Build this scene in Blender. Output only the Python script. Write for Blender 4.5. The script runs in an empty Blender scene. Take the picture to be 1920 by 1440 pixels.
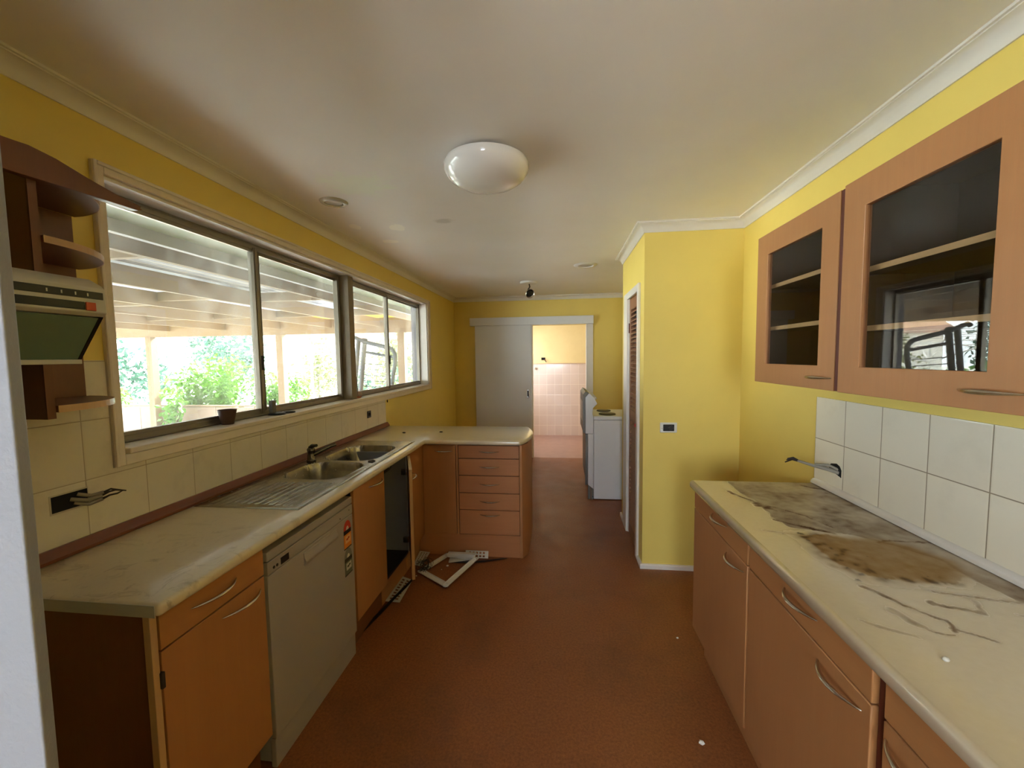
import bpy, bmesh, math, random
from mathutils import Vector, Matrix, noise
random.seed(7)
SC = bpy.context.scene
COL = SC.collection
PI = math.pi

# ------------------------------------------------------------------ camera
def rotm(pitch, yaw, roll):
    fw = Vector((-math.sin(yaw)*math.cos(pitch), math.cos(yaw)*math.cos(pitch), math.sin(pitch)))
    r = Vector((math.cos(yaw), math.sin(yaw), 0)); u = r.cross(fw)
    r2 = r*math.cos(roll) + u*math.sin(roll); u2 = -r*math.sin(roll) + u*math.cos(roll)
    return Matrix((r2, u2, -fw)).transposed()
cd = bpy.data.cameras.new('camera'); cam = bpy.data.objects.new('camera', cd); COL.objects.link(cam)
cam.matrix_world = Matrix.Translation((0, 0, 1.5156)) @ rotm(-0.067018, 0.118604, -0.012996).to_4x4()
cd.sensor_width = 36; cd.lens = 14.2127; cd.clip_start = 0.02; cd.clip_end = 200
SC.camera = cam
# ------------------------------------------------------------------ world, sun, exposure
SC.view_settings.view_transform = 'Standard'; SC.view_settings.look = 'None'
SC.view_settings.gamma = 1; SC.view_settings.use_curve_mapping = False
SC.view_settings.exposure = 0.38
w = bpy.data.worlds.new('sky'); SC.world = w; w.use_nodes = True
nt = w.node_tree; nt.nodes.clear()
wo = nt.nodes.new('ShaderNodeOutputWorld'); bg = nt.nodes.new('ShaderNodeBackground')
bg.inputs['Color'].default_value = (0.86, 0.94, 1.0, 1); bg.inputs['Strength'].default_value = 15.0
nt.links.new(bg.outputs[0], wo.inputs[0])
def light(name, kind, loc, target, energy, color=(1, 1, 1), **kw):
    l = bpy.data.lights.new(name, kind); l.energy = energy; l.color = color
    for k, v in kw.items(): setattr(l, k, v)
    o = bpy.data.objects.new(name, l); COL.objects.link(o); o.location = loc
    o.rotation_euler = (Vector(target)-Vector(loc)).to_track_quat('-Z', 'Y').to_euler()
    return o
light('sun', 'SUN', (2, 16, 12), (0, 10, 7.2), 46.0, (1.0, 0.97, 0.92), angle=0.02)
# daylight entering through the glazed door of the room behind the camera and the laundry window, plus one added fill lamp
light('rear_window_daylight', 'AREA', (-0.17, -2.76, 1.62), (-0.15, 3, 1.2), 34, (0.74, 0.85, 1.0), shape='RECTANGLE', size=0.62, size_y=1.0)
light('right_bench_fill', 'AREA', (-1.5, -2.76, 1.5), (0.9, 2.0, 1.1), 26, (0.84, 0.91, 1.0), shape='RECTANGLE', size=0.76, size_y=1.1)  # added fill lamp that brightens the right bench and tiles
light('laundry_window_daylight', 'AREA', (-0.96, 7.0, 1.5), (1.2, 6.9, 1.1), 19, (0.92, 0.96, 1.0), shape='RECTANGLE', size=0.9, size_y=0.9)
light('kitchen_window_portal', 'AREA', (-1.70, 3.0, 1.67), (3, 3.0, 1.67), 1, shape='RECTANGLE', size=3.4, size_y=0.96).data.cycles.is_portal = True
SC.cycles.use_denoising = True
SC.cycles.max_bounces = 10; SC.cycles.diffuse_bounces = 6; SC.cycles.glossy_bounces = 4
SC.cycles.transparent_max_bounces = 16; SC.cycles.caustics_reflective = False; SC.cycles.caustics_refractive = False
SC.cycles.sample_clamp_indirect = 8

# ------------------------------------------------------------------ mesh helpers
class MB:
    def __init__(s): s.v = []; s.f = []; s.m = []; s.mi = 0
    def add(s, vs, fs):
        b = len(s.v); s.v += [tuple(v) for v in vs]; s.f += [tuple(b+i for i in f) for f in fs]; s.m += [s.mi]*len(fs); return s
    def box(s, x0, x1, y0, y1, z0, z1):
        return s.add([(x0,y0,z0),(x1,y0,z0),(x1,y1,z0),(x0,y1,z0),(x0,y0,z1),(x1,y0,z1),(x1,y1,z1),(x0,y1,z1)],
                     [(0,3,2,1),(4,5,6,7),(0,1,5,4),(1,2,6,5),(2,3,7,6),(3,0,4,7)])
    def obox(s, c, ux, uy, uz, hx, hy, hz):
        c = Vector(c); ux, uy, uz = Vector(ux).normalized(), Vector(uy).normalized(), Vector(uz).normalized()
        vs = [c+ux*a*hx+uy*b*hy+uz*d*hz for d in (-1, 1) for a, b in ((-1,-1),(1,-1),(1,1),(-1,1))]
        return s.add(vs, [(0,3,2,1),(4,5,6,7),(0,1,5,4),(1,2,6,5),(2,3,7,6),(3,0,4,7)])
    def prism(s, pts, axis, a, b):
        n = len(pts)
        def mk(p, t):
            if axis == 'x': return (t, p[0], p[1])
            if axis == 'y': return (p[0], t, p[1])
            return (p[0], p[1], t)
        vs = [mk(p, a) for p in pts]+[mk(p, b) for p in pts]
        return s.add(vs, [tuple(range(n-1, -1, -1)), tuple(range(n, 2*n))]+[(i, (i+1) % n, n+(i+1) % n, n+i) for i in range(n)])
    def tube(s, path, r, n=8, flat=1.0, closed=False, up=(0, 0, 1)):
        P = [Vector(p) for p in path]; N = len(P); R = r if isinstance(r, (list, tuple)) else [r]*N
        vs = []; ref = Vector(up)
        for i, p in enumerate(P):
            if closed: t = (P[(i+1) % N]-P[i-1])
            else: t = P[min(i+1, N-1)]-P[max(i-1, 0)]
            t.normalize(); a = ref-t*ref.dot(t)
            if a.length < 1e-4: a = Vector((1, 0, 0))-t*t.x
            if a.length < 1e-4: a = Vector((0, 1, 0))-t*t.y
            a.normalize(); b = t.cross(a)
            for k in range(n):
                q = 2*PI*k/n; vs.append(p+a*math.cos(q)*R[i]*flat+b*math.sin(q)*R[i])
        fs = []
        for i in range(N if closed else N-1):
            j = (i+1) % N
            for k in range(n): fs.append((i*n+k, i*n+(k+1) % n, j*n+(k+1) % n, j*n+k))
        if not closed: fs += [tuple(range(n-1, -1, -1)), tuple((N-1)*n+k for k in range(n))]
        return s.add(vs, fs)
    def lathe(s, prof, c=(0, 0, 0), axis=(0, 0, 1), n=32):
        ax = Vector(axis).normalized(); a = ax.orthogonal().normalized(); b = ax.cross(a); c = Vector(c)
        vs = [c+ax*z+(a*math.cos(2*PI*k/n)+b*math.sin(2*PI*k/n))*max(r, 1e-5) for r, z in prof for k in range(n)]
        fs = [(i*n+k, i*n+(k+1) % n, (i+1)*n+(k+1) % n, (i+1)*n+k) for i in range(len(prof)-1) for k in range(n)]
        return s.add(vs, fs)
    def ball(s, c, r, sc=(1, 1, 1), n=12):
        prof = [(r*math.sin(PI*i/n), -r*math.cos(PI*i/n)) for i in range(n+1)]
        m = MB().lathe(prof, (0, 0, 0), n=2*n)
        return s.add([(c[0]+v[0]*sc[0], c[1]+v[1]*sc[1], c[2]+v[2]*sc[2]) for v in m.v], m.f)
    def build(s, name, mat, parent=None, bevel=0, smooth=False, seg=2, **props):
        xs = s.v
        if parent is None:
            loc = Vector(((min(v[0] for v in xs)+max(v[0] for v in xs))/2, (min(v[1] for v in xs)+max(v[1] for v in xs))/2, min(v[2] for v in xs)))
        else: loc = ROOT[parent.name]
        me = bpy.data.meshes.new(name); me.from_pydata([tuple(Vector(v)-loc) for v in xs], [], s.f)
        mats = mat if isinstance(mat, (list, tuple)) else [mat]
        for m in mats: me.materials.append(m)
        for p, i in zip(me.polygons, s.m): p.material_index = i
        bm = bmesh.new(); bm.from_mesh(me); bmesh.ops.recalc_face_normals(bm, faces=bm.faces); bm.to_mesh(me); bm.free()
        o = bpy.data.objects.new(name, me); COL.objects.link(o)
        if parent is None: o.location = loc
        else: o.parent = parent
        ROOT[o.name] = loc.copy()
        if smooth:
            for p in me.polygons: p.use_smooth = True
        if bevel:
            b = o.modifiers.new('bevel', 'BEVEL'); b.width = bevel; b.segments = seg; b.limit_method = 'ANGLE'; b.angle_limit = math.radians(35)
            b.harden_normals = False
            for p in me.polygons: p.use_smooth = True
            try: me.set_sharp_from_angle(angle=math.radians(38))
            except Exception: pass
        elif smooth:
            try: me.set_sharp_from_angle(angle=math.radians(48))
            except Exception: pass
        for k, v in props.items(): o[k] = v
        return o
ROOT = {}
def thing(name, loc, label, cat, group=None):
    o = bpy.data.objects.new(name, None); COL.objects.link(o); o.location = loc; o.empty_display_size = 0.1
    o['label'] = label; o['category'] = cat
    if group: o['group'] = group
    ROOT[o.name] = Vector(loc); return o
def tag(o, label, cat, group=None):
    o['label'] = label; o['category'] = cat
    if group: o['group'] = group
    return o
def struct(o): o['kind'] = 'structure'; return o
def sroot(name, loc=(0, 0, 0)):
    o = bpy.data.objects.new(name, None); COL.objects.link(o); o.location = loc; o['kind'] = 'structure'; ROOT[o.name] = Vector(loc); return o
def B(*a): return MB().box(*a)

# ------------------------------------------------------------------ materials
def lin(c): return tuple(((x/255)/12.92 if x/255 <= 0.04045 else ((x/255+0.055)/1.055)**2.4) for x in c)+(1,)
class N:
    def __init__(s, name):
        s.m = bpy.data.materials.new(name); s.m.use_nodes = True; s.t = s.m.node_tree; s.t.nodes.clear()
        s.out = s.n('ShaderNodeOutputMaterial'); s.b = s.n('ShaderNodeBsdfPrincipled'); s.l(s.b.outputs[0], s.out.inputs[0])
    def n(s, k, **kw):
        o = s.t.nodes.new(k)
        for a, v in kw.items(): setattr(o, a, v)
        return o
    def l(s, a, b): s.t.links.new(a, b)
    def pos(s):
        if not hasattr(s, '_p'): s._p = s.n('ShaderNodeNewGeometry').outputs['Position']
        return s._p
    def mapped(s, scale=(1, 1, 1), loc=(0, 0, 0), rot=(0, 0, 0)):
        m = s.n('ShaderNodeMapping'); m.inputs['Scale'].default_value = scale; m.inputs['Location'].default_value = loc; m.inputs['Rotation'].default_value = rot
        s.l(s.pos(), m.inputs['Vector']); return m.outputs[0]
    def noise(s, scale, detail=4, rough=0.5, stretch=(1, 1, 1), dist=0, loc=(0, 0, 0)):
        t = s.n('ShaderNodeTexNoise'); t.inputs['Scale'].default_value = scale; t.inputs['Detail'].default_value = detail
        t.inputs['Roughness'].default_value = rough; t.inputs['Distortion'].default_value = dist
        s.l(s.mapped(stretch, loc), t.inputs['Vector']); return t.outputs['Fac']
    def ramp(s, fac, a, b, c0=(0, 0, 0, 1), c1=(1, 1, 1, 1)):
        r = s.n('ShaderNodeValToRGB'); r.color_ramp.elements[0].position = a; r.color_ramp.elements[1].position = b
        r.color_ramp.elements[0].color = c0; r.color_ramp.elements[1].color = c1; s.l(fac, r.inputs[0]); return r.outputs[0]
    def mix(s, fac, a, b, mode='MIX'):
        m = s.n('ShaderNodeMix', data_type='RGBA', blend_type=mode)
        for sock, v in ((m.inputs[0], fac), (m.inputs[6], a), (m.inputs[7], b)):
            if hasattr(v, 'links'): s.l(v, sock)
            else: sock.default_value = v
        return m.outputs[2]
    def math(s, op, a, b=0.0, c=0.0):
        m = s.n('ShaderNodeMath', operation=op)
        for i, v in enumerate((a, b, c)):
            if hasattr(v, 'links'): s.l(v, m.inputs[i])
            else: m.inputs[i].default_value = v
        return m.outputs[0]
    def xyz(s):
        if not hasattr(s, '_x'):
            q = s.n('ShaderNodeSeparateXYZ'); s.l(s.pos(), q.inputs[0]); s._x = q
        return s._x.outputs
    def bump(s, h, strength=0.2, dist=0.01):
        b = s.n('ShaderNodeBump'); b.inputs['Strength'].default_value = strength; b.inputs['Distance'].default_value = dist
        s.l(h, b.inputs['Height']); s.l(b.outputs[0], s.b.inputs['Normal'])
    def set(s, **kw):
        for k, v in kw.items():
            i = s.b.inputs[k.replace('_', ' ')]
            if hasattr(v, 'links'): s.l(v, i)
            else: i.default_value = v
        return s
def plain(name, c, rough=0.5, metal=0.0, var=0.12, scale=18, bump=0.0, coat=0.0):
    k = N(name); c = lin(c); d = tuple(x*(1-var) for x in c[:3])+(1,)
    k.set(Base_Color=k.mix(k.noise(scale, 4), d, c), Roughness=rough, Metallic=metal)
    if coat: k.set(Coat_Weight=coat, Coat_Roughness=0.1)
    if bump: k.bump(k.noise(scale*6, 3), bump, 0.003)
    return k.m
def wood(name, c, c2, rough=0.42, axis='z', grain=1.0):
    k = N(name); st = {'z': (9, 9, 0.6), 'y': (9, 0.6, 9), 'x': (0.6, 9, 9)}[axis]
    g = k.noise(6, 6, 0.6, st, 0.4); f = k.noise(40, 3, 0.6, st)
    col = k.mix(g, lin(c2), lin(c)); col = k.mix(k.ramp(f, 0.35, 0.7), col, tuple(x*0.86 for x in lin(c)[:3])+(1,), 'MIX') if grain else col
    big = k.noise(1.7, 3, 0.5); col = k.mix(k.ramp(big, 0.3, 0.7), col, k.mix(0.2, col, lin((70, 35, 15))))
    k.set(Base_Color=col, Roughness=rough); k.bump(f, 0.05, 0.001); return k.m
def tiles(name, c, grout, u, v, pu, pv, ou, ov, gw=0.003, rough=0.12, dirt=0.0, dcol=(120, 100, 70)):
    k = N(name); X = k.xyz(); ax = {'x': 0, 'y': 1, 'z': 2}
    def dist(a, p, o):
        fr = k.math('FRACT', k.math('DIVIDE', k.math('SUBTRACT', X[ax[a]], o), p))
        return k.math('MULTIPLY', k.math('MINIMUM', fr, k.math('SUBTRACT', 1.0, fr)), p)
    d = k.math('MINIMUM', dist(u, pu, ou), dist(v, pv, ov))
    line = k.math('LESS_THAN', d, gw*0.5)
    ids = k.n('ShaderNodeCombineXYZ')
    k.l(k.math('FLOOR', k.math('DIVIDE', k.math('SUBTRACT', X[ax[u]], ou), pu)), ids.inputs[0]); k.l(k.math('FLOOR', k.math('DIVIDE', k.math('SUBTRACT', X[ax[v]], ov), pv)), ids.inputs[1])
    wn = k.n('ShaderNodeTexWhiteNoise'); k.l(ids.outputs[0], wn.inputs['Vector'])
    base = k.mix(wn.outputs['Value'], lin(c), tuple(x*0.93 for x in lin(c)[:3])+(1,))
    if dirt: base = k.mix(k.math('MULTIPLY', k.ramp(k.noise(7, 6, 0.65), 0.52, 0.85), dirt), base, lin(dcol))
    k.set(Base_Color=k.mix(line, base, lin(grout)), Roughness=k.math('ADD', k.math('MULTIPLY', line, 0.6), rough), Specular_IOR_Level=0.5)
    h = k.math('MINIMUM', k.math('DIVIDE', d, 0.006), 1.0); wav = k.math('MULTIPLY', k.noise(14, 2), 0.3)
    tilt = k.math('MULTIPLY', wn.outputs['Value'], 0.0)
    k.bump(k.math('ADD', k.math('ADD', h, wav), tilt), 0.25, 0.002); return k.m
# painted plaster
def paint(name, c, dirtc, amt=0.35, rough=0.55, bump=0.12):
    k = N(name); col = lin(c)
    n1 = k.ramp(k.noise(1.4, 5, 0.6), 0.42, 0.8); n2 = k.ramp(k.noise(9, 5, 0.6), 0.55, 0.9)
    col = k.mix(k.math('MULTIPLY', n1, amt), col, lin(dirtc)); col = k.mix(k.math('MULTIPLY', n2, amt*0.5), col, lin(dirtc))
    k.set(Base_Color=col, Roughness=rough); k.bump(k.noise(160, 3), bump, 0.002); return k.m
M = {}
M['yellow'] = paint('yellow_wall_paint', (230, 204, 106), (198, 166, 80), 0.22, 0.5)
M['white_paint'] = paint('white_gloss_trim_paint', (226, 220, 212), (190, 176, 158), 0.3, 0.35, 0.05)
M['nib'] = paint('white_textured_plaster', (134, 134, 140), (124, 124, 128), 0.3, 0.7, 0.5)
M['door_white'] = paint('white_door_paint', (222, 222, 226), (196, 192, 190), 0.2, 0.45, 0.03)
M['cream_trim'] = paint('aged_cream_window_timber', (228, 216, 202), (176, 156, 132), 0.4, 0.4, 0.06)
M['room'] = paint('adjoining_room_paint', (214, 214, 214), (190, 190, 190), 0.2, 0.7)
M['far_yellow'] = paint('laundry_upper_wall_paint', (232, 212, 160), (205, 178, 120), 0.35, 0.6)
# ceiling with flaked patches, a faint tide mark and a painted green glow
k = N('ceiling_paint'); col = k.mix(k.ramp(k.noise(1.1, 4, 0.5), 0.35, 0.75), lin((240, 237, 236)), lin((231, 226, 219)))
X = k.xyz()
def spot(cx, cy, rx, ry, sharp=0.25):
    dx = k.math('DIVIDE', k.math('SUBTRACT', X[0], cx), rx); dy = k.math('DIVIDE', k.math('SUBTRACT', X[1], cy), ry)
    q = k.math('ADD', k.math('SQRT', k.math('ADD', k.math('MULTIPLY', dx, dx), k.math('MULTIPLY', dy, dy))), k.math('MULTIPLY', k.math('SUBTRACT', k.noise(16, 5, 0.6), 0.5), 1.5))
    return k.ramp(q, 1-sharp, 1+sharp, (1, 1, 1, 1), (0, 0, 0, 1))
for cx, cy, rx, ry in ((-1.36, 2.63, .035, .06), (-1.09, 2.70, .055, .07), (-1.27, 3.0, .06, .05)):
    col = k.mix(spot(cx, cy, rx, ry, 0.12), col, lin((250, 246, 236)))
col = k.mix(k.math('MULTIPLY', spot(-1.02, 2.02, .22, .16, 0.5), 0.55), col, lin((232, 242, 214)))  # green glow of outdoor light, painted into the ceiling colour
col = k.mix(k.math('MULTIPLY', spot(-.74, 2.62, .07, .05, 0.5), 0.35), col, lin((150, 140, 118)))
k.set(Base_Color=col, Roughness=0.42); k.bump(k.noise(120, 3), 0.1, 0.002); M['ceiling'] = k.m
# cork-red lino floor
k = N('terracotta_cork_floor'); g = k.noise(90, 5, 0.7); sp = k.noise(260, 2, 0.6)
col = k.mix(k.ramp(g, 0.3, 0.7), lin((112, 62, 30)), lin((152, 92, 50))); col = k.mix(k.math('MULTIPLY', k.ramp(sp, 0.5, 0.75), 0.35), col, lin((172, 104, 58)))
col = k.mix(k.math('MULTIPLY', k.ramp(k.noise(2.2, 5, 0.65, loc=(3, 1, 0)), 0.5, 0.72), 0.4), col, lin((84, 52, 34)))
k.set(Base_Color=col, Roughness=k.math('ADD', k.math('MULTIPLY', k.noise(5, 4), 0.3), 0.30), Specular_IOR_Level=0.4); k.bump(g, 0.12, 0.002); M['floor'] = k.m
M['wood'] = wood('beech_laminate_vertical', (190, 134, 84), (170, 112, 65))
M['wood_h'] = wood('beech_laminate_along_bench', (192, 136, 84), (172, 114, 65), axis='y')
M['wood_x'] = wood('beech_laminate_across', (190, 130, 84), (170, 108, 64), axis='x')
M['wood_light'] = wood('worn_beech_edge', (214, 176, 128), (190, 146, 100))
M['red_timber'] = wood('red_stained_timber', (128, 66, 36), (96, 46, 24), 0.35, 'y')
M['dark_red'] = plain('dark_red_brown_edge', (92, 34, 20), 0.5)
M['dark_wood'] = wood('dark_shelf_timber', (128, 78, 46), (104, 60, 34))
M['louvre'] = wood('louvre_door_timber', (158, 108, 72), (128, 84, 54), 0.5, 'y')
# cream laminate worktop with dry dirt streaks
def laminate(name, attr):
    k = N(name); col = k.mix(k.noise(60, 4), lin((206, 192, 164)), lin((214, 201, 176)))
    if attr:
        a = k.n('ShaderNodeVertexColor'); a.layer_name = 'stain'; q = k.n('ShaderNodeSeparateColor'); k.l(a.outputs[0], q.inputs[0])
        fine = k.noise(45, 6, 0.7)
        dirt = k.math('MULTIPLY', q.outputs[0], k.math('ADD', 0.72, k.math('MULTIPLY', fine, 0.9)))
        col = k.mix(dirt, col, lin((92, 62, 40)))
        amb = k.math('MULTIPLY', q.outputs[1], k.math('ADD', 0.82, k.math('MULTIPLY', fine, 0.35)))
        col = k.mix(amb, col, lin((140, 102, 34))); col = k.mix(q.outputs[2], col, lin((46, 26, 12)))
        k.set(Roughness=k.math('ADD', 0.22, k.math('MULTIPLY', q.outputs[0], 0.4)))
    else:
        s1 = k.ramp(k.noise(5, 7, 0.65, (1.6, 3.2, 1), 1.2), 0.56, 0.68); s2 = k.ramp(k.noise(13, 6, 0.7, (2.2, .8, 1), 1.0, (2, 3, 0)), 0.58, 0.70)
        near = k.ramp(k.xyz()[1], 0.0, 1.0); mr = k.n('ShaderNodeMapRange'); k.l(k.xyz()[1], mr.inputs[0]); mr.inputs[1].default_value = 0.85; mr.inputs[2].default_value = 1.7; mr.inputs[3].default_value = 0.5; mr.inputs[4].default_value = 0.12
        d = k.math('MULTIPLY', k.math('MAXIMUM', s1, s2), mr.outputs[0]); col = k.mix(d, col, lin((112, 90, 66))); k.set(Roughness=0.3)
    k.set(Base_Color=col, Specular_IOR_Level=0.5, Coat_Weight=0.9, Coat_Roughness=0.12)
    if attr:
        cln = k.math('SUBTRACT', 1.0, k.math('MINIMUM', k.math('MULTIPLY', k.math('MAXIMUM', q.outputs[0], q.outputs[1]), 1.6), 1.0))
        k.set(Coat_Weight=k.math('MULTIPLY', cln, 0.9), Specular_IOR_Level=k.math('ADD', 0.12, k.math('MULTIPLY', cln, 0.38)), Roughness=k.math('SUBTRACT', 0.6, k.math('MULTIPLY', cln, 0.36)))
    return k.m
M['top'] = laminate('cream_laminate_worktop', False); M['top_stained'] = laminate('cream_laminate_worktop_stained', True)
M['top_edge'] = plain('laminate_end_strip', (186, 184, 172), 0.4)
# stainless
k = N('brushed_stainless_steel'); k.set(Base_Color=k.mix(k.ramp(k.noise(12, 6, 0.7), 0.4, 0.75), lin((176, 170, 158)), lin((128, 118, 102))), Metallic=1.0, Roughness=k.math('ADD', 0.14, k.math('MULTIPLY', k.noise(30, 4), 0.2))); M['steel'] = k.m
M['handle'] = plain('satin_nickel', (198, 188, 176), 0.25, 1.0, 0.05)
M['alu'] = plain('anodised_aluminium_frame', (150, 142, 130), 0.35, 0.85, 0.15, 8)
M['alu_dark'] = plain('dark_window_seal', (46, 42, 38), 0.5)
M['white_plastic'] = plain('white_plastic', (226, 224, 218), 0.35, var=0.05)
M['old_white'] = plain('grubby_white_plastic', (205, 200, 190), 0.4, var=0.2, scale=40)
M['enamel'] = plain('white_enamel', (228, 226, 220), 0.25, var=0.04)
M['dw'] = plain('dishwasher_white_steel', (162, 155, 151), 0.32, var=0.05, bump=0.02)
M['black'] = plain('black_plastic', (18, 17, 18), 0.35)
M['void'] = plain('dark_cavity', (14, 12, 12), 0.9)
M['wire'] = plain('grey_cable_sheath', (150, 142, 128), 0.5)
M['wire_red'] = plain('dark_red_wire', (70, 26, 22), 0.5)
M['wire_dark'] = plain('dark_wire_ends', (44, 32, 28), 0.5)
M['orange'] = plain('orange_button', (196, 74, 34), 0.4)
M['red'] = plain('red_plastic', (176, 34, 34), 0.4)
M['grey_metal'] = plain('bare_grey_steel_back', (120, 118, 112), 0.45, 0.5)
M['melamine'] = plain('grey_white_melamine', (150, 150, 156), 0.5)
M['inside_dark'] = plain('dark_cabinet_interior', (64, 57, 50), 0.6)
M['shelf_edge'] = plain('pale_shelf_edge', (236, 214, 172), 0.4)
M['opal'] = plain('opal_glass_shade', (236, 232, 228), 0.12, var=0.02, coat=0.6)
M['tile_left'] = tiles('cream_wall_tiles_left', (222, 212, 192), (170, 156, 132), 'y', 'z', .1985, .198, 1.345, .925, 0.003, 0.14, 0.25)
M['tile_right'] = tiles('cream_wall_tiles_right', (236, 228, 208), (150, 136, 112), 'y', 'z', .1967, .197, 2.055, .918, 0.0035, 0.1, 0.12)
M['tile_pink'] = tiles('pink_wall_tiles', (220, 202, 198), (238, 226, 220), 'x', 'z', .15, .197, -.40, 1.374, 0.005, 0.12, 0.1, (200, 160, 150))
M['hood'] = plain('range_hood_enamel', (196, 192, 180), 0.35, var=0.12)
M['hood_glass'] = plain('green_grey_hood_visor', (128, 156, 128), 0.18, 0.35, 0.2, 6)  # green reflection on the glossy visor is put into its base colour
# glass
def glassy(name, tint=(0.93, 0.96, 0.95, 1), dirt=0.0, refl=1.0):
    m = bpy.data.materials.new(name); m.use_nodes = True; t = m.node_tree; t.nodes.clear(); L = t.links.new
    o = t.nodes.new('ShaderNodeOutputMaterial'); tr = t.nodes.new('ShaderNodeBsdfTransparent'); tr.inputs[0].default_value = tint
    gl = t.nodes.new('ShaderNodeBsdfGlossy'); gl.inputs['Roughness'].default_value = 0.0
    fr = t.nodes.new('ShaderNodeLayerWeight'); fr.inputs[0].default_value = .5   # facing = 1-|cos|, the same from both sides of the pane
    pw = t.nodes.new('ShaderNodeMath'); pw.operation = 'POWER'; L(fr.outputs['Facing'], pw.inputs[0]); pw.inputs[1].default_value = 5
    mu = t.nodes.new('ShaderNodeMath'); mu.operation = 'MULTIPLY_ADD'; L(pw.outputs[0], mu.inputs[0]); mu.inputs[1].default_value = .95*refl; mu.inputs[2].default_value = .042*refl
    mx = t.nodes.new('ShaderNodeMixShader'); L(mu.outputs[0], mx.inputs[0]); L(tr.outputs[0], mx.inputs[1]); L(gl.outputs[0], mx.inputs[2]); last = mx
    if dirt:
        tl = t.nodes.new('ShaderNodeBsdfTranslucent'); tl.inputs[0].default_value = (0.75, 0.72, 0.64, 1)
        ge = t.nodes.new('ShaderNodeNewGeometry'); nz = t.nodes.new('ShaderNodeTexNoise'); nz.inputs['Scale'].default_value = 5; nz.inputs['Detail'].default_value = 8; nz.inputs['Roughness'].default_value = .7
        L(ge.outputs['Position'], nz.inputs['Vector']); rp = t.nodes.new('ShaderNodeMapRange'); L(nz.outputs[0], rp.inputs[0]); rp.inputs[1].default_value = .45; rp.inputs[2].default_value = .75; rp.inputs[3].default_value = dirt*.25; rp.inputs[4].default_value = dirt
        m2 = t.nodes.new('ShaderNodeMixShader'); L(rp.outputs[0], m2.inputs[0]); L(mx.outputs[0], m2.inputs[1]); L(tl.outputs[0], m2.inputs[2]); last = m2
    L(last.outputs[0], o.inputs[0]); return m
M['glass'] = glassy('dusty_window_glass', dirt=0.16)
M['cab_glass'] = glassy('smoked_cabinet_glass', (0.86, 0.82, 0.78, 1), refl=1.3)
M['bottle'] = glassy('clear_bottle_glass', (0.95, 0.86, 0.80, 1), refl=1.6)

# ------------------------------------------------------------------ room shell
XL, XR, YB, YN, YP, XP, H = -1.58, 1.211, 5.986, .2785, 2.883, .574, 2.4
WY0, WY1, WZ0, WZ1 = 1.27, 4.72, 1.18, 2.165
struct(MB().box(-4.0, 1.35, -2.95, 6.0, -.08, 0).build('floor', M['floor']))
struct(MB().box(-4.0, 1.35, -2.95, 6.1, H, H+.08).build('ceiling', M['ceiling']))
wl = MB(); T = XL-.17
wl.box(T, XL, YN-.1, WY0, 0, H).box(T, XL, WY1, YB+.1, 0, H).box(T, XL, WY0, WY1, 0, WZ0).box(T, XL, WY0, WY1, WZ1, H)
struct(wl.build('wall_left', M['yellow']))
struct(B(XR, XR+.12, -2.95, YB+.1, 0, H).build('wall_right', M['yellow']))
wb = MB().box(XL, -.405, YB, YB+.1, 0, H).box(.387, XR, YB, YB+.1, 0, H).box(-.405, .387, YB, YB+.1, 1.975, H)
struct(wb.build('wall_back', M['yellow']))
wp = MB().box(XP, XR, YP, YP+.09, 0, H).box(XP, XP+.09, YP+.09, 3.06, 0, H).box(XP, XP+.09, 3.49, 3.74, 0, H).box(XP, XP+.09, 3.06, 3.49, 1.978, H).box(XP, XR, 3.74, 3.83, 0, H)
struct(wp.build('wall_pantry', M['yellow']))
# stub wall beside the camera
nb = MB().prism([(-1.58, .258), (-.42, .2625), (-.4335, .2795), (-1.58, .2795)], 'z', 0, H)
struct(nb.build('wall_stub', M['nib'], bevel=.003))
# adjoining room behind the camera
rr = MB().box(-4.0, -1.58, .20, .28, 0, H).box(-4.1, -4.0, -2.95, .28, 0, H)
rr.box(-4.0, -1.9, -2.95, -2.85, 0, H).box(-1.1, -.52, -2.95, -2.85, 0, H).box(-1.9, -1.1, -2.95, -2.85, 0, .92).box(-1.9, -1.1, -2.95, -2.85, 2.08, H).box(.18, XR, -2.95, -2.85, 0, H).box(-.52, .18, -2.95, -2.85, 2.15, H).box(-.52, .18, -2.95, -2.85, 0, 1.08)
struct(rr.build('wall_rear', M['room']))
w4 = sroot('fill_window', (-1.5, -2.9, .92))  # unseen window added to go with the fill lamp
MB().box(-1.9, -1.86, -2.92, -2.86, .92, 2.08).box(-1.14, -1.1, -2.92, -2.86, .92, 2.08).box(-1.86, -1.14, -2.92, -2.86, .92, .95).box(-1.86, -1.14, -2.92, -2.86, 2.04, 2.08).build('window_frame', M['white_paint'], w4)
B(-1.86, -1.14, -2.90, -2.895, .95, 2.04).build('window_pane', M['glass'], w4)
w2 = sroot('window_2', (-.17, -2.9, 1.08))
MB().box(-.52, -.48, -2.92, -2.86, 1.08, 2.15).box(.14, .18, -2.92, -2.86, 1.08, 2.15).box(-.48, .14, -2.92, -2.86, 1.08, 1.11).box(-.48, .14, -2.92, -2.86, 2.11, 2.15).build('window_frame', M['white_paint'], w2)
B(-.48, .14, -2.90, -2.895, 1.11, 2.11).build('window_pane', M['glass'], w2)
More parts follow.
